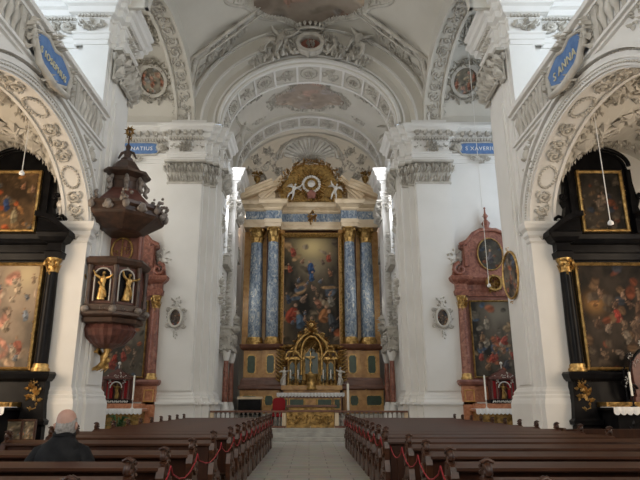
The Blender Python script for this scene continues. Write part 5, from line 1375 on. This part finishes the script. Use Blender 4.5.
# ------------------------------------------------------------------ pulpit
def pulpit():
    X, Y = -6.2, 17.7
    t = thing('pulpit', 'dark carved octagonal pulpit with gilded figures hung on the left pier', 'pulpit', (X, Y, 0))
    N8 = 8; ph = PI/8
    m = MB()
    # body
    m.smooth = False
    m.lathe([(.92, 4.22), (.92, 5.5)], 8, ph=ph, smooth=False); m.build('basket', M['pulpit_red'], t)
    m = MB(); m.lathe([(.98, 5.48), (1.08, 5.55), (1.14, 5.66), (1.10, 5.74), (.9, 5.76)], 8, ph=ph, smooth=False); m.build('upper_moulding', M['pulpit'], t); m = MB()
    m.lathe([(.7, 3.86), (1.02, 3.94), (1.12, 4.0), (1.12, 4.08), (1.02, 4.14), (1.04, 4.3), (.95, 4.34)], 8, ph=ph, smooth=False)
    m.lathe([(.5, 3.7), (1.0, 3.78), (1.05, 3.9), (.9, 3.95)], 8, ph=ph, smooth=False); m.build('lower_moulding', M['pulpit'], t)
    m = MB(); pr = [(.05, 3.05), (.25, 3.08), (.5, 3.2), (.72, 3.42), (.8, 3.6), (.72, 3.75)]
    n = 40; m.loft([[(r*(1+.05*(j % 2))*math.cos(2*PI*j/n), r*(1+.05*(j % 2))*math.sin(2*PI*j/n), z) for j in range(n)] for r, z in pr], True, False); m.build('ribbed_underside', M['pulpit_red'], t)
    for k in range(8):
        a = ph+2*PI*k/8; x, y = 1.0*math.cos(a), 1.0*math.sin(a)
        m = MB(); m.lathe([(.085, 4.3), (.07, 4.4), (.06, 4.9), (.075, 5.3), (.095, 5.48)], 8, (x, y, 0)); m.build('corner_column', M['pulpit'], t)
        m = MB(); m.ell((x*1.08, y*1.08, 4.15), (.13, .13, .11), 7, 5); m.ell((x*1.1, y*1.1, 4.17), (.06, .06, .08), 6, 5); m.build('cherub_boss', M['greycarve'], t)
    for k in (4, 5, 6, 7):
        a = 2*PI*k/8; c, s_ = math.cos(a), math.sin(a); r = .86
        fm = MB(); fm.map = lambda u, d, z, c=c, s_=s_, r=r: (c*(r+d)-s_*u, s_*(r+d)+c*u, z)
        pts = [(-.2, 4.42), (.2, 4.42), (.2, 5.2)]+[(.2*math.cos(PI*i/8), 5.2+.16*math.sin(PI*i/8)) for i in range(1, 8)]+[(-.2, 5.2)]
        fm.prism(pts, -.02, .02, 'y'); fm.build('niche', M['black'], t)
        fm = MB(); fm.map = None; figurine(fm, (0, 0, 4.42), .86, 1, .05*(k-5), True, True, ((.5, 1.0), (.5, .8)))
        fm.v = [(c*(r+.08-y)-s_*x, s_*(r+.08-y)+c*x, z) for x, y, z in fm.v]
        fm.build('gilded_figure', M['gold'], t)
        fm = MB(); fm.map = lambda u, z, d, c=c, s_=s_, r=r: (c*(r+.02+d)-s_*u, s_*(r+.02+d)+c*u, z)
        fm.tube([(-.24, 4.4, .02), (-.24, 5.2, .02)]+[(-.24*math.cos(PI*i/8), 5.2+.2*math.sin(PI*i/8), .02) for i in range(1, 8)]+[(.24, 5.2, .02), (.24, 4.4, .02)], .025, 4)
        fm.clump(0, 5.42, .4, .12, 6, .04, k); fm.clump(0, 4.15, .4, .12, 6, .12, k+9); fm.build('niche_ornament', M['silver'], t)
    # hanging arm/bird under
    m = MB()
    m.tube([(.02, 0, 3.06), (.02, -.02, 2.95), (-.05, -.04, 2.8), (-.02, -.05, 2.62), (-.18, -.05, 2.5), (-.38, -.05, 2.44)], [.12, .10, .11, .13, .09, .03], 8)
    for q in range(5): m.tube([(-.05, -.05, 2.82), (-.22, -.05, 2.95+.03*q), (-.42-.02*q, -.05, 3.02-.05*q)], [.05, .05, .01], 5)
    m.ell((.1, -.08, 2.72), (.08, .08, .09), 8, 6)
    for q in range(4): m.tube([(0, -.05, 2.6), (.12, -.07, 2.5+.03*q), (.02-.12*q, -.08, 2.36+.02*q)], [.04, .04, .01], 5)
    m.build('gilded_angel_pendant', M['gold'], t)
    # back panel
    m = MB(); m.prism([(-.55, 5.6), (.7, 5.6), (.7, 6.95), (-.55, 6.95)], .45, .6, 'y'); m.lathe([(.1, 5.6), (.1, 5.7), (.07, 5.8), (.07, 6.7), (.11, 6.9)], 10, (.62, .4, 0)); m.map = lambda a, b, d: (a, .44-d, b); m.spiral(.85, 5.8, .2, 0, -1, .06); m.map = None; m.build('back_panel', M['redpl'], t)
    m = MB(); m.tube([(.05+.34*math.cos(2*PI*i/24), .42, 6.3+.42*math.sin(2*PI*i/24)) for i in range(25)], .04, 6); m.box(.03, .07, .4, .44, 5.95, 6.7); m.map = lambda a, b, d: (a, .43-d, b); m.clump(-.1, 6.2, .3, .4, 9, .05, 1); m.clump(.2, 6.35, .25, .4, 9, .05, 2); m.build('carved_medallion', M['oldgold'], t)
    # sounding board
    m = MB(); Xo, Yo = .05, .1
    cc = (Xo, Yo, 0)
    m.lathe([(.55, 6.72), (.75, 6.76), (1.32, 7.12), (1.38, 7.2), (1.36, 7.34), (1.46, 7.42), (1.46, 7.52), (1.3, 7.56)], 8, cc, ph=ph, smooth=False); m.build('sounding_board', M['pulpit'], t)
    m = MB(); m.lathe([(1.2, 7.54), (1.1, 7.62), (.85, 7.86), (.62, 8.1), (.55, 8.2)], 8, cc, ph=ph, smooth=False); m.build('lower_roof', M['pulpit_red'], t)
    m = MB(); m.lathe([(.5, 8.1), (.46, 8.5), (.52, 8.62), (.8, 8.72), (.84, 8.8), (.6, 8.86), (.5, 9.0), (.32, 9.25), (.2, 9.32), (.2, 9.4), (.1, 9.46)], 8, cc, ph=ph, smooth=False); m.build('lantern', M['pulpit'], t)
    for k in range(8):
        a = ph+2*PI*k/8; x, y = Xo+.64*math.cos(a), Yo+.64*math.sin(a); m = MB()
        m.tube([(Xo+.6*math.cos(a), Yo+.6*math.sin(a), 8.62), (x+.08*math.cos(a), y+.08*math.sin(a), 8.4), (x+.02*math.cos(a), y, 8.2), (x+.12*math.cos(a), y+.12*math.sin(a), 8.08)], [.05, .09, .07, .05], 6)
        m.ell((x+.1*math.cos(a), y+.1*math.sin(a), 8.38), (.09, .09, .11), 7, 5)
        m.build('volute_bracket', M['greycarve'], t)
    # six statuettes and flower knobs round the rim
    for k in range(8):
        a = ph+2*PI*k/8; x, y = Xo+1.4*math.cos(a), Yo+1.4*math.sin(a)
        m = MB(); m.ell((x, y, 7.40), (.12, .12, .16), 8, 6)
        q = random.Random(k)
        for i in range(12):
            b = q.uniform(0, 6.28); h = q.uniform(.0, .42); m.ell((x+.15*math.cos(b), y+.15*math.sin(b), 7.42+h), q.uniform(.04, .075), 6, 4)
        m.build('carved_bouquet', M['greycarve'], t)
    for k in range(4, 9):
        a = 2*PI*k/8; m = MB(); x, y = Xo+1.32*math.cos(a), Yo+1.32*math.sin(a)
        m.ell((x, y, 7.36), (.13, .13, .16), 8, 6); m.ell((x-.1*math.sin(a), y+.1*math.cos(a), 7.3), .08, 6, 5); m.ell((x+.1*math.sin(a), y-.1*math.cos(a), 7.3), .08, 6, 5); m.build('cherub_head', M['greycarve'], t)
    # finial
    m = MB()
    m.lathe([(.16, 9.4), (.1, 9.5), (.14, 9.6), (.06, 9.72), (.1, 9.86), (.03, 9.95), (.02, 10.55)], 8, cc)
    for s_ in (-1, 1): m.tube([(Xo, Yo, 9.7), (Xo+s_*.2, Yo, 9.62), (Xo+s_*.3, Yo, 9.42)], [.05, .05, .03], 6)
    m.build('finial', M['pulpit'], t)
    m = MB(); m.map = lambda a, b, d: (Xo+a, Yo-d, b)
    for k in range(16):
        a = 2*PI*k/16; L = .22 if k % 2 else .16
        m.leaf((.04*math.cos(a), 10.42+.04*math.sin(a), 0), (L*math.cos(a), 10.42+L*1.2*math.sin(a), .02), .03, .06)
    m.clump(0, 10.15, .2, .3, 12, .08, 3); m.clump(0, 10.42, .25, .3, 12, .08, 4); m.build('gilded_sunburst', M['oldgold'], t)
    m = MB(); m.bev(-.75, 0.0, -.5, .5, 3.9, 5.4, .02) if False else m.box(-.55, -.1, -.25, .3, 3.9, 5.3); m.build('wall_bracket', M['pulpit'], t)
pulpit()

# ------------------------------------------------------------------ oval portraits
def oval_small(s):
    x, z = s*5.80, 5.02
    lab = 'small dark oval portrait in white stucco frame on the '+('left' if s < 0 else 'right')+' chancel-arch pilaster'
    t = thing('oval_portrait', lab, 'portrait', (x, YE-.26, z))
    flatsheet(.52, .76, paint(16, 22, 9+s, (.02, .017, .014), (.12, .09, .07), [(.5, .4, .3, (.10, .08, .07), 0)]), t, 0, -.06, 0, None, OV)
    m = MB(); m.tube([(.28*math.cos(2*PI*i/24), -.06, .40*math.sin(2*PI*i/24)) for i in range(25)], .06, 6)
    m.map = lambda a, b, d: (a, .04-d, b)
    for i in range(14): a = 2*PI*i/14; m.clump(.40*math.cos(a), .52*math.sin(a), .2, .2, 3, .1, i)
    m.clump(0, .72, .5, .35, 14, .14, 20); m.clump(0, -.72, .3, .3, 8, .12, 22); m.spiral(-.35, .35, .12, 0, 1, .03); m.spiral(.35, .35, .12, 0, -1, .03); m.spiral(-.35, -.35, .12, 0, 1, .03); m.spiral(.35, -.35, .12, 0, -1, .03)
    m.build('stucco_frame', M['relief'], t)
oval_small(-1); oval_small(1)
t = thing('oval_portrait', 'large oval portrait in gilt frame on the nave face of the right pier', 'portrait', (W-.24, 17.9, 5.42), math.radians(9))
im = paint(24, 36, 19, (.03, .026, .022), (.16, .13, .10), [(.5, .35, .3, (.06, .05, .05), 0), (.5, .42, .2, (.25, .12, .08), .1)])
canvas('painting', im, lambda u, v: (-.05, (.5-u)*.95*-1, (v-.5)*1.5), t, M['canvas'], OV)
m = MB(); m.tube([(-.05, .48*math.cos(2*PI*i/32), .76*math.sin(2*PI*i/32)) for i in range(33)], .04, 6)
m.map = lambda a, b, d: (-.06-d, a, b); m.clump(0, .85, .2, .16, 5, .05, 1); m.clump(0, -.85, .2, .16, 5, .05, 2); m.clump(.5, 0, .12, .2, 4, .05, 3); m.clump(-.5, 0, .12, .2, 4, .05, 3)
m.build('gilt_frame', M['gold'], t)

# ------------------------------------------------------------------ blue name plaques
def text(s, size, parent, M4, mat, ext=.01, scx=1.0):
    c = bpy.data.curves.new('lettering', 'FONT'); c.body = s; c.size = size; c.align_x = 'CENTER'; c.align_y = 'CENTER'; c.extrude = ext; c.space_character = 1.15
    tmp = bpy.data.objects.new('tmp', c); COL.objects.link(tmp); bpy.context.view_layer.update(); me = bpy.data.meshes.new_from_object(tmp.evaluated_get(bpy.context.evaluated_depsgraph_get())); bpy.data.objects.remove(tmp); bpy.data.curves.remove(c)
    me.materials.clear(); me.materials.append(mat); o = bpy.data.objects.new('lettering', me); COL.objects.link(o); o.parent = parent; o.matrix_local = M4 @ Matrix.Diagonal((scx, 1, 1, 1)); return o
def plaque(s, txt):
    nm = 'left' if s < 0 else 'right'
    lab = f'large blue plaque lettered {txt} over the {nm} chapel arch'
    t = thing('plaque', lab, 'plaque', (s*(W-.12), 12.7, 9.84))
    m = MB(); m.map = lambda a, b, d: (-s*d, a, b)
    pts = []
    for i in range(40):
        a = 2*PI*i/40; r = 1+.07*math.cos(4*a)+.05*math.cos(2*a)
        x = .95*r*math.cos(a); z = .50*r*math.sin(a); z -= .22*math.exp(-(x/.3)**2) if z > 0 else 0
        pts.append((x, z))
    m.prism(pts, .06, .14, 'z'); m.build('blue_field', M['blue'], t)
    m = MB(); m.map = lambda a, b, d: (-s*d, a, b)
    m.tube([(a*1.04, b*1.06, .12) for a, b in pts+pts[:1]], .06, 6)
    m.spiral(-.2, .52, .15, PI, 1, .06); m.spiral(.2, .5, .15, 0, -1, .06); m.clump(0, .62, .8, .4, 18, .3, 2)
    m.clump(-1.15, .05, .4, 1.0, 20, .25, 3); m.clump(1.15, .05, .4, 1.0, 20, .25, 4); m.clump(0, -.62, 1.4, .25, 22, .3, 5)
    m.tube([(-1.1, .3, .1), (-.8, -.55, .2), (0, -.68, .22), (.8, -.55, .2), (1.1, .3, .1)], [.05, .09, .1, .09, .05], 6)
    m.build('stucco_surround', M['relief'], t)
    # letters face the nave
    if s < 0: R4 = Matrix(((0, 0, 1, .16), (1, 0, 0, 0), (0, 1, 0, -.12), (0, 0, 0, 1)))
    else: R4 = Matrix(((0, 0, -1, -.16), (-1, 0, 0, 0), (0, 1, 0, -.12), (0, 0, 0, 1)))
    text(txt, .32 if s > 0 else .25, t, R4, M['letter'], .012)
plaque(-1, 'S IOSEPHUS'); plaque(1, 'S ANNA')
for s, txt in ((-1, 'S IGNATIUS'), (1, 'S XAVERIUS')):
    nm = 'left' if s < 0 else 'right'
    t = thing('plaque', f'small blue plaque lettered {txt} in the entablature above the {nm} red altar', 'plaque', (s*8.25, YE-.02, 13.13))
    m = MB(); m.prism([(1.1*math.copysign(abs(math.cos(2*PI*i/28))**.45, math.cos(2*PI*i/28)), .28*math.copysign(abs(math.sin(2*PI*i/28))**.6, math.sin(2*PI*i/28))) for i in range(28)], -.02, .05, 'y'); m.build('blue_field', M['blue'], t)
    m = MB(); m.tube([(a*1.04, -.03, b*1.1) for a, b in ((-.95, -.3), (.95, -.3), (1.12, 0), (.95, .3), (-.95, .3), (-1.12, 0), (-.95, -.3))], .05, 5)
    m.map = lambda a, b, d: (a, -.02-d, b); m.clump(-.2, -.6, .5, .4, 12, .15, 2); m.spiral(-.5, -.5, .15, 0, 1, .05); m.spiral(.2, -.5, .15, 0, -1, .05); m.clump(0, .38, 1.2, .15, 12, .1, 3)
    m.build('stucco_surround', M['relief'], t)
    text(txt, .27, t, Matrix(((1, 0, 0, 0), (0, 0, -1, -.03), (0, 1, 0, -.01), (0, 0, 0, 1))), M['cloth'], .008)

# ------------------------------------------------------------------ stucco group over the chancel arch
t = thing('stucco_cartouche', 'white stucco crowned cartouche at the top of the chancel arch', 'cartouche', (.06, 24.95, 18.2))
m = MB(); m.map = lambda a, b, d: (a*1.15, -d*1.4, b*.95)
m.ringplate(circ(0, .55, .62, .6, 24), circ(0, .55, .45, .42, 24), 0, .3, 'z'); m.clump(0, .55, .35, .9, 20, .3, 1)
for q in (-1, 1): m.spiral(q*.7, .35, .28, 0, q, .09); m.spiral(q*.6, 1.0, .22, 0, -q, .08); m.clump(q*.85, .7, .7, .9, 34, .4, 4); m.clump(q*1.1, .2, .9, .5, 24, .35, 6); m.tube([(q*.5, 1.1, .1), (q*1.0, .9, .2), (q*1.1, .4, .2), (q*.7, 0, .1)], [.06, .1, .1, .06], 6)
m.clump(0, 0, .9, .3, 16, .3, 3)
m.build('scroll_shield', M['relief'], t)
m = MB(); m.map = lambda a, b, d: (a, -d, b); m.prism(circ(0, .55, .52, .39, 20), .02, .06, 'z'); m.build('red_field', M['redpl'], t)
m = MB(); m.tube([(.62*math.cos(2*PI*i/20), -.3+.25*math.sin(2*PI*i/20), 1.25) for i in range(21)], .07, 6)
for k in range(9): a = PI+PI*k/8; m.ell((.7*math.cos(a), -.3+.3*math.sin(a), 1.5), (.09, .08, .13), 6, 5); m.tube([(.62*math.cos(a), -.3+.26*math.sin(a), 1.25), (.7*math.cos(a), -.3+.3*math.sin(a), 1.5)], .04, 5)
m.build('crown', M['relief'], t)
for s in (-1, 1):
    nm = 'left' if s < 0 else 'right'
    t = thing('stucco_angel', f'white stucco angel reclining on the chancel arch, {nm} of the crowned cartouche', 'statue', (.06+s*1.95, 24.8, 17.85))
    m = MB(); figurine(m, (0, -.2, 0), 1.75, s, .4, True, False, ((.7, 1.1), (.6, .9)), seat=True)
    m.map = lambda a, b, d: (a, .1-d, b); m.clump(-s*.1, .4, 1.3, .9, 34, .45, 7); m.clump(s*.7, -.1, .8, .6, 18, .35, 8); m.map = None
    m.build('figure', M['relief'], t)
for s in (-1, 1):      # putti perched on the chancel cornice
    nm = 'left' if s < 0 else 'right'
    t = thing('stucco_putto', f'stucco putto leaning out from the chancel cornice on the {nm}', 'statue', (s*3.9, 27.9, 14.65))
    m = MB(); figurine(m, (0, 0, 0), 1.5, -s, .35, False, False, ((.7, 1.2), (.6, .3))); m.build('figure', M['relief'], t)

# chancel oratories on red columns
for s in (-1, 1):
    nm = 'left' if s < 0 else 'right'
    t = thing('oratory_balcony', f'white stucco oratory on red marble columns in the {nm} of the chancel', 'balcony', (s*4.35, 28.9, 0))
    def bb(m, x0, x1, y0, y1, z0, z1, c=.02): m.bev(min(-s*x0, -s*x1), max(-s*x0, -s*x1), y0, y1, z0, z1, c)
    m = MB(); bb(m, 0, .62, -1.25, 1.1, 3.9, 4.1); bb(m, 0, .55, -1.2, 1.05, 4.1, 4.9); bb(m, 0, .64, -1.28, 1.12, 4.9, 5.02)
    m.map = lambda a, b, d: (-s*(.55+d), a, b); m.rinceau(-1.1, 1.0, 4.2, 4.85, .12, 3); m.clump(-.05, 5.3, 1.5, .7, 34, .3, 5); m.map = lambda a, b, d: (-s*a, -1.2-d, b); m.clump(.28, 4.5, .45, .6, 16, .14, 9); m.clump(.3, 5.3, .5, .6, 16, .2, 10); m.clump(.3, 3.85, .6, .5, 16, .2, 11)
    m.map = None; m.build('balcony_front', M['relief'], t)
    for y in (-1.05, .9):
        m = MB(); m.lathe([(.28, .45), (.28, .9), (.2, .92), (.2, 1.3), (.15, 1.36), (.17, 1.42), (.12, 1.5)], 12, (-s*.38, y, 0)); m.build('column_base', M['stucco'], t)
        m = MB(); m.lathe([(.12, 3.4), (.2, 3.7), (.22, 3.9)], 12, (-s*.38, y, 0)); m.build('column_capital', M['stucco'], t)
        m = MB(); m.lathe([(.13, 1.5), (.135, 2.3), (.11, 3.4)], 14, (-s*.38, y, 0)); m.build('column', M['red'], t)

# ------------------------------------------------------------------ hanging cords
def hang(x, y, z0, z1, label, end):
    t = thing('hanging_cord', label, 'cord', (x, y, z1))
    m = MB(); m.tube([(0, 0, 0), (0, 0, z0-z1)], .012, 5); m.build('cord', M['line'], t)
    m = MB()
    if end == 'mic': m.lathe([(.01, -.02), (.07, .0), (.07, .06), (.02, .12)], 10); m.build('pull', M['cloth'], t)
    else: m.lathe([(.02, -.28), (.1, -.22), (.16, -.08), (.12, .02), (.16, .06), (.03, .16), (.015, .3)], 12); m.build('lamp_bowl', M['gold'], t)
hang(6.42, 20.0, 16.6, 5.45, 'long thin pale cord hanging before the right red marble altar', 'mic')
hang(7.6, 13.7, 9.1, 5.8, 'white pull on a thin pale cord hanging in the right chapel arch', 'mic')
hang(-7.75, 14.3, 9.0, 7.4, 'thin pale cord hanging in the left chapel arch at the picture edge', 'mic')

# ------------------------------------------------------------------ windows and light
def window(n, x, y0, y1, z0, z1, s):
    m = MB(); m.box(min(x, x+s*.03), max(x, x+s*.03), y0, y1, z0, z1); o = m.build(f'window_{n}', M['pane'], kind='structure')
    m = MB()
    for k in range(5): y = y0+(y1-y0)*k/4; m.box(min(x-s*.03, x), max(x-s*.03, x), y-.03, y+.03, z0, z1)
    for k in range(7): z = z0+(z1-z0)*k/6; m.box(min(x-s*.03, x), max(x-s*.03, x), y0, y1, z-.03, z+.03)
    m.build('window_frame', M['steel'], o)
n = 3
for s in (-1, 1):
    for (y0, y1, z0, z1) in ((10.6, 14.4, 1.8, 7.0), (10.6, 14.4, 10.4, 15.2), (20.2, 23.6, 3.0, 14.5), (.4, 4.2, 10.4, 15.2), (.4, 4.2, 1.8, 7)):
        window(n, s*(XO-.04), y0, y1, z0, z1, s); n += 1
def area(name, loc, target, sx, sy, power, col):
    l = bpy.data.lights.new(name, 'AREA'); l.shape = 'RECTANGLE'; l.size = sx; l.size_y = sy; l.energy = power; l.color = col
    o = bpy.data.objects.new(name, l); COL.objects.link(o); o.location = loc
    d = Vector(target)-Vector(loc); o.rotation_euler = d.to_track_quat('-Z', 'Y').to_euler(); return o
COOL = (.72, .85, 1.0); WARM = (1.0, .74, .48); NEU = (1.0, .93, .84)
for s in (-1, 1):
    area('daylight_gallery', (s*(XO-.15), YC, 12.8), (0, YC, 9), 3.8, 4.8, 460, COOL)
    area('daylight_gallery', (s*(XO-.15), 2.3, 12.8), (0, 2.3, 9), 3.8, 4.8, 460, COOL)
    area('daylight_crossing', (s*(XO-.15), 21.9, 8.75), (0, 21.9, 8), 3.4, 11.5, 250 if s > 0 else 290, COOL if s > 0 else (1.0, .89, .73))
    area('daylight_chapel', (s*(XO-.15), 12.5, 4.4), (0, 14, 4), 3.8, 5.2, 290 if s > 0 else 520, WARM)
    area('daylight_chapel', (s*(XO-.15), 2.3, 4.4), (0, 2.3, 4), 3.8, 5.2, 160, COOL)
    area('daylight_chancel', (s*4.55, 28.9, 11.45), (0, 28.9, 11), 1.6, 5.7, 180, (.95, .96, 1.0))
    area('apse_fill', (s*4.3, 35.0, 13.0), (0, 34.6, 14.5), 1.4, 3.0, 150, (1.0, .93, .84))  # added fill lamps for the dark apse, no window in this wall
    area('sanctuary_fill', (s*4.3, 31.0, 6.5), (0, 32.5, 4), .7, 3.6, 45, (1.0, .92, .8))  # added fill lamps to brighten the high altar, no window here
area('daylight_west', (0, -4.2, 8.75), (0, 10, 9), 6.4, 8.5, 800, (1.0, .89, .74))
wd = bpy.data.worlds.new('world'); SC.world = wd; wd.use_nodes = True
wd.node_tree.nodes['Background'].inputs['Color'].default_value = (.75, .85, 1, 1); wd.node_tree.nodes['Background'].inputs['Strength'].default_value = 1.0
SC.view_settings.view_transform = 'Standard'; SC.view_settings.look = 'None'; SC.view_settings.gamma = 1; SC.view_settings.exposure = 0.0
SC.view_settings.use_curve_mapping = False
SC.cycles.max_bounces = 8; SC.cycles.diffuse_bounces = 6
